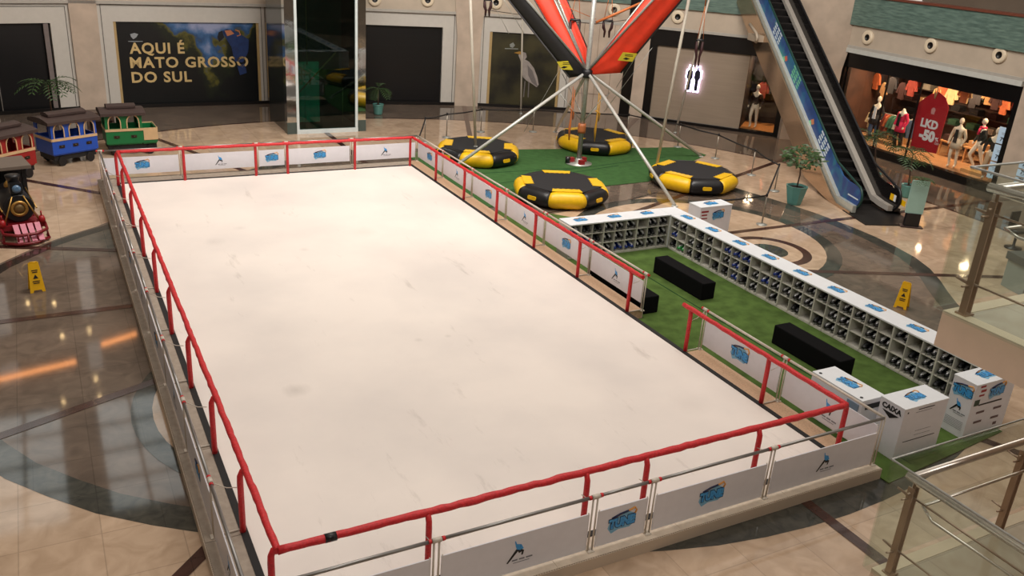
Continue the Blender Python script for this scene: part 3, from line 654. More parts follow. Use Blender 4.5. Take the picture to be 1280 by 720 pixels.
for k in range(9):
    y = 18.15-k*U; Tm = Matrix.Translation((14.93, y, .026)) @ Matrix.Rotation(-PI/2, 4, 'Z')
    w_ = ('at the inner corner end of the long row' if k == 0 else '%s of the long row counted from the corner' % ORD[k]) if k < 8 else 'near end of the long row behind the tall white box'
    base = picker(.78 if k < 7 else .88, .25 if k < 5 else .08)
    def pk(c, r, k=k, base=base):
        if k == 0 and c == 1 and r == 0: return 'green'
        return base(c, r)
    r = stocked(Tm, -PI/2, w_, k, ORD[k]+' rack of long row', pk)
    put(LOGO, 'top_sticker', (.28, .3, RH+.001), (1,0,0), (0,0,1), .4, r)
b = MB(); b.box((14.93,18.17,.026),(15.5,18.77,.026+RH-.03)); b.box((14.93,18.16,.026+RH-.03),(15.51,18.78,.026+RH)); tag(b.build('corner_cabinet', M['whitetop']), 'white filler cabinet closing the corner between the two rows of racks', 'cabinet')
# benches
def bench(x0, y0, x1, y1, h, label, z=.027):
    b = MB(); b.box((0,0,0),(x1-x0,y1-y0,h)); t = b.build('draped_bench', M['blackc'], bevel=.02); t.location = (x0,y0,z)
    return tag(t, label, 'bench', 'benches under black cloth')
bench(13.38,14.76,13.78,16.7,.43,'long black draped bench on the turf, further from the camera')
bench(13.38,10.5,13.82,12.35,.43,'long black draped bench on the turf, nearer one facing the tall racks')
bench(11.55,14.55,11.95,17.0,.42,'low black draped bench standing behind the rink barrier by the gate')
# boxes
def cab(name, x0, y0, x1, y1, h, label, cat='counter'):
    t = thing(name, label, cat, (x0,y0,.027)); b = MB(); b.box((0,0,0),(x1-x0,y1-y0,h-.02)); b.build('body', M['white'], t, .006)
    b = MB(); b.box((-.004,-.004,h-.02),(x1-x0+.004,y1-y0+.004,h)); b.build('top', M['whitetop'], t); return t
def bars(parent, M4, rows, m=None, name='printed_lines'):
    b = MB(M4)
    for (x0, x1, y, h) in rows: b.box((x0,y-h/2,0),(x1,y+h/2,.003))
    return b.build(name, m or M['greyp'], parent)
t = cab('ticket_cabinet', 13.88, 8.0, 15.0, 8.46, 1.1, 'tall white box with blue logos on three faces, nearest the end of the rack row')
put(LOGO, 'blue_logo', (.56,.23,1.101), (1,0,0), (0,0,1), .42, t)
put(LOGO, 'blue_logo', (-.005,.23,.87), (0,-1,0), (-1,0,0), .4, t); put(SKATER, 'skater_emblem', (-.005,.25,.55), (0,-1,0), (-1,0,0), .3, t)
bars(t, frame((-.001,.42,.1),(0,-1,0),(-1,0,0)), [(.0,.36,.2-.03*i,.006) for i in range(6)])
put(LOGO, 'blue_logo', (.62,-.008,.87), (1,0,0), (0,-1,0), .42, t)
MF = frame((0,-.001,0),(1,0,0),(0,-1,0))
bars(t, MF, [(.2,.85,.66,.03)], M['ink'], 'heading_line')
bars(t, MF, [(.2,.42,.5,.045),(.68,.9,.5,.045),(.2,.42,.3,.045),(.68,.9,.3,.045),(.8,.9,.16,.06)], mat('brown_print', (96,74,76), .5), 'price_blocks')
bars(t, MF, [(.12,.26,1.04,.04),(.16,.3,.95,.05),(.14,.28,.86,.035)], M['redp'], 'small_pictures'); bars(t, MF, [(.06,.2,.72,.12)], mat('dark_green_print', (30,60,40), .5), 'green_picture')
t = cab('cash_desk', 12.07, 8.0, 13.17, 8.5, 1.0, 'white cash desk box lettered CAIXA beside the near right rink corner')
put(LOGO, 'blue_logo', (.55,.25,1.001), (1,0,0), (0,0,1), .4, t)
textobj('caixa_lettering', 'CAIXA', .13, M['ink'], frame((-.006,.25,.88),(0,-1,0),(-1,0,0)), t, .006)
b = MB(frame((-.003,.25,.74),(0,-1,0),(-1,0,0))); b.prism([(-.17,.06,0),(.17,.06,0),(0,-.04,0)], (0,0,.003)); b.build('down_arrow', M['ink'], t)
bars(t, MF, [(.35,.75,.93,.015),(.08,.11,.91,.03),(.15,.95,.33,.012)], M['ink']); bars(t, MF, [(.3,.7,.88-.0,.006),(.4,.8,.5,.004),(.4,.8,.42,.004)], M['greyp'], 'faint_lines')
t = cab('low_counter', 11.84, 8.66, 12.40, 9.82, .85, 'low white counter with a logo on its top behind the near right barrier')
put(LOGO, 'blue_logo', (.28,.6,.851), (0,-1,0), (0,0,1), .42, t)
b = MB(); b.box((.1,-.012,.66),(.5,-.004,.76)); b.build('dark_slot', M['ink'], t); b = MB()
for q in ((.08,1.05),(.08,.1)): b.lathe([(.03,.85),(.03,.857)], (*q,0), 10)
b.build('cable_hole', M['ink'], t)
b = MB(); b.box((-.02,.05,.3),(-.005,.3,.75)); b.build('grey_side_plate', mat('grey_blue_plate', (120,140,160), .5), t)
t = cab('info_box', 16.15, 18.4, 17.3, 18.93, 1.0, 'white box with a blue logo standing behind the corner of the racks'); t.location.z = .009
put(LOGO, 'blue_logo', (.57,.26,1.001), (1,0,0), (0,0,1), .45, t); put(LOGO, 'blue_logo', (.66,-.008,.72), (1,0,0), (0,-1,0), .42, t)
bars(t, MF, [(.04,.3,.86,.05),(.06,.26,.76,.04),(.06,.28,.66,.03),(.05,.2,.56,.04),(.5,.8,.3,.03)], M['redp'], 'small_pictures')

# ================================================================ wet floor signs
def wet(loc, rz, label):
    t = thing('wet_floor_sign', label, 'floor sign', loc, rz, 'yellow folding wet floor signs')
    for s_, nm in ((-1,'front_board'),(1,'rear_board')):
        b = MB(); o = [(-.15,s_*.15,0),(-.09,s_*.15,0),(-.07,s_*.14,.05),(.07,s_*.14,.05),(.09,s_*.15,0),(.15,s_*.15,0),(.1,s_*.012,.64),(-.1,s_*.012,.64)]
        b.prism(o, (0,-s_*.014,0)); b.build(nm, M['ybright'], t)
        n = Vector((0,s_*.64,.14)).normalized(); xx = Vector((-s_,0,0)) if s_ > 0 else Vector((1,0,0))
        F = frame((0,s_*.083+s_*.003,.32), xx, n)
        b = MB(F); b.mi = 0
        for (x0,x1,y,h) in ((-.06,.06,.16,.02),(-.05,.05,.12,.02),(-.07,.07,-.08,.02),(-.06,.06,-.12,.02)): b.box((x0,y-h/2,0),(x1,y+h/2,.003))
        b.prism([(-.05,-.02,0),(.0,.07,0),(.05,-.02,0)], (0,0,.003)); b.build('warning_print', M['ink'], t)
    MB().tube([(-.08,0,.65),(.08,0,.65)], .012, 6).build('carry_handle', M['ybright'], t); return t
wet((-.6,20.22,0.003), math.radians(8), 'yellow folding wet floor sign left of the rink near the toy locomotive')
wet((18.08,12.82,0.003), math.radians(-65), 'yellow folding wet floor sign behind the long row of skate racks')

# ================================================================ BUNGEE TRAMPOLINES
bc = thing('green_carpet', 'dark green carpet under the bungee trampoline mast', 'carpet', (11.6,23,0)); T = Matrix.Translation((-11.6,-23,0))
MB(T).prism([(11.6,30.0,.009),(16.14,29.4,.009),(23.3,28.25,.009),(23.45,26.9,.009),(18.6,24.15,.009),(14.2,23.9,.009),(12.0,22.9,.009),(11.6,23.0,.009)], (0,0,.01)).build('pile', M['green'], bc)
b = MB(T)
for p, q in (((11.8,26.6),(17.0,26.4)), ((16.3,26.2),(21.5,27.0)), ((13.0,25.2),(18.8,26.3))): 
    p = Vector((*p,.0195)); q = Vector((*q,.0195)); n = Vector((-(q-p).y,(q-p).x,0)).normalized()*.025; b.poly([p-n,q-n,q+n,p+n])
b.build('seam_line', M['seam'], bc)
def tramp(c, a0, label):
    t = thing('inflatable_trampoline', label, 'trampoline', (c[0],c[1],.02), math.radians(a0), 'inflatable trampolines around the mast')
    R = 1.33; r = .27; n = 8; pts = [Vector((R*math.cos(2*PI*(k-.5)/n), R*math.sin(2*PI*(k-.5)/n), r)) for k in range(n)]
    for k in range(n):
        p, q = pts[k], pts[(k+1)%n]; rr = []
        for i, f in enumerate((0,.04,.15,.5,.85,.96,1)):
            rad = [r*.82, r*.93, r, r*1.02, r, r*.93, r*.82][i]; m = p.lerp(q, f)
            # mitred rings: the ring plane follows the corner bisector
            out = m.copy(); out.z = 0; od = out.normalized() if i in (0, 6) else Vector(((p+q).x,(p+q).y,0)).normalized()
            if i in (0, 6): od = Vector((m.x,m.y,0)).normalized()
            sc = 1/math.cos(PI/8) if i in (0, 6) else 1
            rr.append([m+od*(math.cos(2*PI*j/14)*rad*sc)+Vector((0,0,math.sin(2*PI*j/14)*rad)) for j in range(14)])
        tb = MB().rings(rr).build('yellow_tube' if k % 2 == 0 else 'black_tube', M['yellow'] if k % 2 == 0 else M['blackv'], t)
        mid = (p+q)/2; od = Vector((mid.x,mid.y,0)).normalized(); tg = (q-p).normalized()
        if k % 2:
            b = MB(); ce = mid+od*(r*.99); b.prism([ce+tg*x+Vector((0,0,z)) for x, z in ((-.16,-.03),(-.13,-.06),(.13,-.06),(.16,-.03),(.16,.03),(.13,.06),(-.13,.06),(-.16,.03))], od*.03); b.build('handle_patch', M['yellow'], tb)
    Rb = R-.02; b = MB(); bed = [(Rb*math.cos(2*PI*(k-.5)/n), Rb*math.sin(2*PI*(k-.5)/n), .525) for k in range(n)]; b.prism(bed, (0,0,.02)); b.build('jump_mat', mat('mat_fabric', (30,30,33), .75), t)
    for k in range(0, n, 2):     # scalloped yellow lacing flaps lying on the mat
        b = MB()
        p, q = Vector(bed[k]), Vector(bed[(k+1)%n]); z = Vector((0,0,.022)); inn = -Vector(((p+q).x,(p+q).y,0)).normalized()
        sc_ = [p.lerp(q, i/12)+inn*(.24+(.04 if i % 2 else 0))+z for i in range(1, 12)]
        b.prism([p.lerp(q,.02)+z-inn*.04]+[*sc_]+[q.lerp(p,.02)+z-inn*.04], (0,0,.012)); b.build('lacing_flap', M['yellow'], t)
    return t
tramp((13.95,28.4), 242, 'black and yellow octagonal inflatable trampoline, furthest left next to the rink corner')
tramp((14.45,23.25), 248, 'black and yellow octagonal inflatable trampoline, nearest the camera beside the barrier')
tramp((19.4,29.0), 193, 'black and yellow octagonal inflatable trampoline, furthest one behind the mast')
tramp((19.95,23.4), 205, 'black and yellow octagonal inflatable trampoline, on the right in front of the teal pot')

mast0 = Vector((17.41,26.93,.02)); HUB = 3.37
bt = thing('bungee_tower', 'tall steel bungee mast with splayed legs and red fabric arms over the green carpet', 'bungee tower', mast0)
b = MB(); b.tube([(0,0,.1),(0,0,7.6)], .09, 12); b.build('mast', M['steel'], bt)
b = MB(); b.lathe([(.5,0),(.5,.03),(.12,.05),(.12,.2)], n=20); b.build('base_plate', M['steel'], bt)
for a in (20, 140, 260):
    b = MB(); b.box(Vector((.28*math.cos(math.radians(a))-.1,.28*math.sin(math.radians(a))-.08,.03)), Vector((.28*math.cos(math.radians(a))+.1,.28*math.sin(math.radians(a))+.08,.2))); b.build('winch_motor', mat('winch_red', (150,30,36), .4), bt)
MB().lathe([(.09,.03),(.09,.26)], (-.42,.1,0), 12).build('winch_drum', M['blackv'], bt)
MB().lathe([(.14,1.15),(.15,1.25),(.15,1.4),(.14,1.5)], n=12, cap=True).build('collar', mat('collar_orange', (176,104,60), .5), bt)
MB().lathe([(.16,HUB-.22),(.2,HUB-.18),(.2,HUB+.05),(.16,HUB+.08)], n=12).build('hub', M['blackv'], bt)
for i, p in enumerate((tuple(at(558,217)[:2]),(17.68,21.42),(23.05,26.75),(19.3,31.9))):
    f = Vector((p[0],p[1],.04))-mast0; h = Vector((0,0,HUB-.1)); d_ = Vector((f.x,f.y,0)).normalized()*.15
    b = MB(); b.tube([h+d_, f], .058, 8); b.lathe([(.12,f.z-.03),(.1,f.z-.01)], (f.x,f.y,0), 10); b.build('leg', mat('bright_tube', (205,206,200), .35, metal=.3), bt)
b = MB()
for p, z in (((-1.9,.55),2.1),((.4,-1.7),1.55),((2.1,-.05),2.0),((.8,1.8),2.0)): b.tube([(0,0,1.55),(p[0]*.5,p[1]*.5,2.6)], .014, 5)
b.tube([onP(703,92,mast0[:2],(17,25))-mast0, Vector((0,0,1.75))], .016, 5)
b.build('brace', M['steel'], bt)
# four booms with fabric; tips beyond the top of the frame
def boomdir(x, y, r):    # direction through the pixel where the boom leaves the picture
    return onR(x, y, r)-mast0
fab = mat('red_orange_fabric', (236,62,34), .6, var=.15, scale=3); fabk = mat('black_fabric', (28,27,28), .6)
hubp = Vector((0,0,HUB))
R0 = math.hypot(mast0.x, mast0.y)
booms = [ # (exit pixel of tube at y=0, range offset, exit pixel of the loose edge, foot pixel of loose edge, fabric, sign)
 ((818,-2), -1.2, (852,0), (776,91), fab, 1), ((657,-2), -1.0, (636,0), (712,97), fabk, 1),
 ((692,-2), 1.0, (668,0), (714,80), fab, 0), ((697,-2), 1.0, (709,0), (735,62), fab, 0), ((806,-2), 1.1, (838,0), (752,72), fab, 0)]
for i, (e1, dr, e2, e3, fm, sign) in enumerate(booms):
    tip = boomdir(*e1, R0+dr); ext = 1.6; tipx = hubp+(tip-hubp)*ext
    MB().tube([hubp, tipx], .04, 8).build('boom', M['steel'], bt)
    lo = boomdir(*e2, R0+dr*.95); lo3 = boomdir(*e3, R0+dr*.15)
    lox = lo3+(lo-lo3)*ext; b = MB()
    A = [hubp.lerp(tipx, f)+Vector((0,0,-.02)) for f in (0,.2,.4,.6,.8,1)]; B = [hubp+Vector((0,0,-.12))]+[lo3.lerp(lox, f) for f in (0,.25,.5,.75,1)]
    sag = [0,.04,.06,.06,.05,.0]; vs = []
    nrm = (tipx-hubp).cross(lox-hubp).normalized()
    for a_, b_, s_ in zip(A, B, sag): vs.append([b.v(a_), b.v((a_*.66+b_*.34)+nrm*s_), b.v((a_*.33+b_*.67)+nrm*s_), b.v(b_)])
    for r0, r1 in zip(vs, vs[1:]):
        for k in range(3): b.f([r0[k], r0[k+1], r1[k+1], r1[k]], True)
    o = b.build('fabric_wing', fm, bt); sd = o.modifiers.new('thick', 'SOLIDIFY'); sd.thickness = .012
    b = MB(); b.tube(B[1:], .035 if sign else .02, 6); b.build('edge_binding', M['blackv'] if fm is fab else mat('grey_binding', (90,90,94), .6), bt)
    if sign:
        c0 = A[1]*.4+B[1]*.1+A[2]*.1+B[2]*.4; u_ = (B[2]-B[1]).normalized(); w_ = (A[1]-B[1]); w_ = (w_-u_*w_.dot(u_)).normalized(); nn = u_.cross(w_)
        c0 = (B[1]*.55+A[2]*.25+B[2]*.2) if i == 0 else (B[1]*.55+A[1]*.25+B[2]*.2)
        if nn.dot(-(mast0+c0)+Vector((0,0,8))) < 0: nn = -nn
        xx = RW-nn*RW.dot(nn)
        F = frame(c0+nn*.07, xx, nn); b = MB(F); b.mi = 0; b.prism([(-.32,-.16,0),(.2,-.16,0),(.34,.16,0),(-.16,.16,0)] if i == 0 else [(-.3,.14,0),(-.12,-.14,0),(.3,-.18,0),(.1,.16,0)], (0,0,.006)); b.mi = 1
        for y_ in (.09,.04): b.box((-.08,y_-.01,.006),(.2,y_+.01,.01))
        b.prism([(-.14,-.08,.006),(-.04,-.02,.006),(.1,-.06,.006),(-.02,-.11,.006)], (0,0,.004)); b.build('yellow_label', [mat('label_yellow', (205,190,50), .5), M['ink']], bt)
# support poles of the boom ends
def spole(bot, top, r, label):
    t = thing('bungee_support_pole', label, 'pole', bot, 0, 'slim poles around the bungee frame'); v = Vector(top)-Vector(bot)
    MB().tube([(0,0,0), v*1.5], r, 8).build('tube', mat('pale_pole', (196,190,176), .4), t); MB().lathe([(r*2,0),(r*2,.02),(r*1.1,.05)], n=10).build('foot', M['steel'], t)
def sp(bx, by, z, tx, ty, r, label):
    p = at(bx, by, z); q = onR(tx, ty, math.hypot(p.x, p.y)*1.01); spole(p, q, r, label)
sp(594.5,184,.53,588,0,.052,'pale leaning pole rising from the furthest left trampoline')
sp(651,142,.003,653.5,0,.042,'thin pale pole in front of the heron picture')
sp(818,221,.02,861,0,.055,'pale leaning pole rising behind the right hand trampoline')
sp(844,166,.003,886,0,.045,'pale leaning pole in front of the shuttered shop, beside the hanging harness')
# harnesses and cords
def harness(x0, y0, x1, y1, r, label, w=.3, cordpx=None, straps=2):
    p = onR(x0, y0, r); q = onR(x1, y1, r); t = thing('bungee_harness', label, 'harness', p, 0, 'harnesses hanging from the bungee frame'); h = p.z-q.z
    b = MB(); side = RW.copy(); side.z = 0; side.normalize()
    b.tube([side*(-w/2), side*(-w/2)+Vector((0,0,.06)), side*(w/2)+Vector((0,0,.06)), side*(w/2)], .045, 6)
    b.build('waist_belt', M['blackv'], t); b = MB()
    for s_ in (-1, 1): b.tube([side*(s_*w/2), side*(s_*w*.45)+Vector((0,0,-h*.35)), side*(s_*w*.25)+Vector((0,0,-h*.6)), side*(s_*w*.3)+Vector((0,0,-h))], [.045,.06,.045,.03], 6)
    b.build('leg_strap', mat('harness_dark_red', (52,18,20), .6), t)
    b = MB(); b.tube([side*(-w/2)+Vector((0,0,.06)), Vector((0,0,.06+1.2))], .012, 5); b.tube([side*(w/2)+Vector((0,0,.06)), Vector((0,0,1.26))], .012, 5); b.tube([(0,0,1.26),(0,0,4)], .025, 5); b.build('hanging_cord', mat('orange_elastic', (196,110,56), .6), t)
harness(719,27,719,62,R0+.6,'dark harness hanging left of the mast, in front of the red fabric',.34)
harness(760,28,760,47,R0+1.2,'dark harness hanging right of the mast',.32)
harness(875,52,873,84,R0+2.0,'dark harness on an orange elastic in front of the shuttered shop',.22)
harness(610,2,607,20,R0+1.0,'dark red harness at the top edge above the heron picture',.24)
b = MB()
def cord(p1, p2, r1, r2, rad, bld): bld.tube([onR(*p1, R0+r1), onR(*p2, R0+r2)], rad, 5)
cord((745,28),(805,2),.6,1.4,.05,b); cord((700,5),(745,24),.4,.6,.012,b); tag(b.build('orange_elastic_rope', MATS['orange_elastic']), 'thick orange elastic rope slung across behind the mast', 'rope')
b = MB(); b.tube([onR(605,12,R0+1.4), onR(655,19,R0+1.3), onR(700,26,R0+1.1), onR(745,30,R0+1.0), onR(790,24,R0+1.0), onR(835,12,R0+1.2)], .012, 5); tag(b.build('dark_rope', M['blackv']), 'thin dark rope swagged behind the mast', 'rope')
b = MB()
for p1, p2 in (((612,-5),(636,42)), ((627,-5),(655,42)), ((828,20),(770,110)), ((815,60),(755,140)), ((700,86),(655,165))): cord(p1, p2, 1.0, 1.6, .009, b)
tag(b.build('guy_wires', M['steel']), 'thin slanting guy wires around the bungee mast', 'wire', kind='stuff')
# yellow ropes and clips hanging by the mast
for dx, lab, m_ in ((-.45,'left of', MATS['orange_elastic']), (.5,'right of', mat('yellow_rope', (190,140,40), .6))):
    b = MB(); s_ = RW.copy(); s_.z = 0; b.T = Matrix.Translation(mast0+s_*dx+Vector((0,0,.5)))
    b.tube([(0,0,2.3),(0.02,0,1.2),(0,0,.8),(.02,0,.35)], [.012,.03,.05,.02], 6); b.tube([(0.08,0,2.2),(.08,0,1.5),(.1,0,1.1)], .02, 6); b.tube([(-.06,0,1.5),(.12,.0,1.4),(.1,0,1.15)], .03, 6); o = b.build('bungee_clip_line', m_)
    tag(o, 'small orange yellow rope bundle hanging just %s the mast' % lab, 'rope')

# ================================================================ STANCHIONS
def stan(x, y, label):
    p = at(x, y); t = thing('belt_stanchion', label, 'stanchion', (p.x,p.y,.009), 0, 'steel belt stanchions round the bungee area')
    MB().lathe([(.17,0),(.17,.012),(.06,.03),(.03,.05)], n=18).build('base', M['steel'], t); MB().tube([(0,0,.03),(0,0,.93)], .024, 8).build('post', mat('stanchion_grey', (150,142,130), .3, metal=.6), t)
    MB().lathe([(.035,.9),(.035,.98),(.02,1.0)], n=10).build('cap', M['blackv'], t); return p
sps = [(531,178,'leftmost, beside the far rink corner'),(558,172,'second from the left'),(601,165,'behind the furthest left trampoline'),(666,165,'below the heron picture'),(783,171,'behind the far trampoline, by the beige column'),(847,184,'right of the far trampoline'),(894,198,'under the shuttered shop'),(939,219,'left of the teal potted plant, further one'),(968,239,'next to the teal potted plant'),(952,281,'nearest the white box behind the racks')]
pts = [stan(x, y, 'thin steel belt stanchion, '+l) for x, y, l in sps]
e0 = Vector((11.45,28.0,1.05)); e1 = Vector((16.9,19.0,.95))
b = MB()
allp = [e0]+[Vector((p.x,p.y,.94)) for p in pts]+[e1]
for i, (p, q) in enumerate(zip(allp, allp[1:])):
    if i == 2 or True:
        m_ = (p+q)/2-Vector((0,0,.03)); b = MB(); n = Vector((0,0,.03))
        b.tube([p, m_, q], .028, 5); tag(b.build('black_barrier_belt', M['black']), 'black belt %s stanchions' % ['between rink corner and first two','leftmost, between the first and second','behind the furthest left trampoline, between second and third','between the furthest left trampoline and the heron picture','from below the heron picture to the beige column','behind the far trampoline, right part, between fifth and sixth','below the shuttered shop between sixth and seventh','right of the shuttered shop between seventh and eighth','left of the teal potted plant between eighth and ninth','from the teal pot towards the white box between last two','ending at the white box, after all'][i], 'barrier belt', 'black belts between stanchions')

# ================================================================ TOY TRAIN
def arch(b, cx, z0, w, h, y0, y1, fr=.035):
    """window frame outline as a ribbon in the x-z plane"""
    o = [(cx-w/2,z0),(cx-w/2,z0+h-w/2)]+[(cx-w/2*math.cos(PI*k/8), z0+h-w/2+w/2*math.sin(PI*k/8)) for k in range(1,8)]+[(cx+w/2,z0+h-w/2),(cx+w/2,z0)]
    i_ = [(cx+(x-cx)*(1-2*fr/w), z0+(z-z0)*(1-fr/h)) for x, z in o]
    for k in range(len(o)-1): b.prism([(o[k][0],y0,o[k][1]),(o[k+1][0],y0,o[k+1][1]),(i_[k+1][0],y0,i_[k+1][1]),(i_[k][0],y0,i_[k][1])], (0,y1-y0,0))
    return [(x,z) for x,z in i_]
def sidewall(b, L, z0, z1, zs, wins, y, th=.04):
    """upper wall with open arched windows between zs and z1: built as pillars, headers and arch spandrels"""
    b.box((0,y,z0),(L,y+th,zs)); prev = 0
    for cx, w, h in wins:
        b.box((prev,y,zs),(cx-w/2,y+th,z1)); prev = cx+w/2; zt = zs+h
        A = [(cx-w/2*math.cos(PI*k/8), zt-w/2+w/2*math.sin(PI*k/8)) for k in range(9)]
        for k in range(8): b.prism([(A[k][0],y,A[k][1]),(A[k+1][0],y,A[k+1][1]),(A[k+1][0],y,z1),(A[k][0],y,z1)], (0,th,0))
    b.box((prev,y,zs),(L,y+th,z1))
def car(origin, ang, L, Wd, colr, label, cabL=None, nwin=3, H=1.45):
    t = thing('toy_train_carriage', label, 'toy train carriage', (*origin,0.004), math.radians(ang), 'carriages of the little train')
    t.scale = (1,1,1.17)
    cm = mat(colr[0], colr[1], .4, var=.08); cl = cabL or L; zs = .78; zt = 1.2
    ws = [((i+.5)*cl/nwin, cl/nwin*.62, .36) for i in range(nwin)]
    b = MB(); sidewall(b, cl, .34, zt, zs, ws, 0); sidewall(b, cl, .34, zt, zs, ws, Wd-.04)
    for x in (0, cl-.04): b.box((x,.04,.34),(x+.04,Wd-.04,zs)); b.box((x,.04,zs),(x+.04,.14,zt)); b.box((x,Wd-.14,zs),(x+.04,Wd-.04,zt)); b.box((x,.14,zt-.08),(x+.04,Wd-.14,zt))
    b.box((0.04,.04,.3),(cl-.04,Wd-.04,.36)); 
    if cl < L: b.box((cl,0,.34),(L-.02,.03,.74)); b.box((cl,Wd-.03,.34),(L-.02,Wd,.74)); b.box((L-.05,.03,.34),(L-.02,Wd-.03,.74)); b.box((cl,.03,.3),(L-.05,Wd-.03,.36))
    b.build('body', cm, t)
    b = MB()
    for y0, y1 in ((-.02,0),(Wd,Wd+.02)):
        b.box((0,y0,zs-.08),(L if cl < L else cl,y1,zs-.01))
        for cx, w, h in ws: arch(b, cx, zs, w+.05, h+.03, y0, y1, .03)
    b.box((-.02,0,zs-.08),(0,Wd,zs-.01))
    if cl < L: b.box((cl+.02,-.02,.42),(L,0,zs-.08)); b.box((L-.02,0,.42),(L,Wd,zs-.01))
    b.build('cream_trim', M['tan'], t)
    b = MB(); n = 9
    def roof(x0, x1, y0, y1, z0, h):
        A = [(y0+(y1-y0)*k/n, z0+h*math.sin(PI*(.12+.76*k/n))) for k in range(n+1)]
        b.prism([(x0,y0,z0-.03)]+[(x0,y,z) for y, z in A]+[(x0,y1,z0-.03)], (x1-x0,0,0))
    roof(-.12, cl+.12, -.1, Wd+.1, zt-.02, .13); roof(.12, cl-.12, Wd*.27, Wd*.73, zt+.15, .07); b.box((.16,Wd*.3,zt+.05),(cl-.16,Wd*.7,zt+.16))
    b.build('roof', M['brown'], t)
    b = MB(); b.box((.05,.08,.16),(L-.05,Wd-.08,.32)); b.build('chassis', M['black'], t)
    for x in (.28, L-.28):
        for y in (.02, Wd-.1):
            b = MB(Matrix.Translation((x,y,.13)) @ Matrix.Rotation(-PI/2, 4, 'X')); b.lathe([(.13,0),(.13,.08)], n=14); b.build('wheel', M['blackv'], t)
    b = MB()
    for cx in ((L*.2,L*.5,L*.8) if cl == L else (cl*.28,cl*.75)): b.box((cx-.09,-.014,.5),(cx+.09,-.002,.58)); b.tube([(cx-.05,-.012,.54),(cx+.05,-.012,.54)], .03, 6)
    b.build('brass_plate', mat('dark_bronze', (60,48,36), .4, metal=.4), t)
    b = MB(); b.box((.15,.1,.36),(.4,Wd-.1,.62)); b.box((cl-.5,.1,.36),(cl-.25,Wd-.1,.62)); b.build('seat', cm, t); return t
car((.12,30.5), 27, 1.5, 1.0, ('train_blue', (28,76,176)), 'blue toy train carriage with three arched windows per side and dark roof')
car((1.75,31.6), 3, 1.62, .95, ('train_green', (16,108,58)), 'green toy train carriage with open tan rear platform, last of the train', cabL=1.15, nwin=2)
car((-1.55,28.65), 40, 1.55, 1.0, ('train_red', (150,30,30)), 'red toy train carriage behind the locomotive at the left edge')
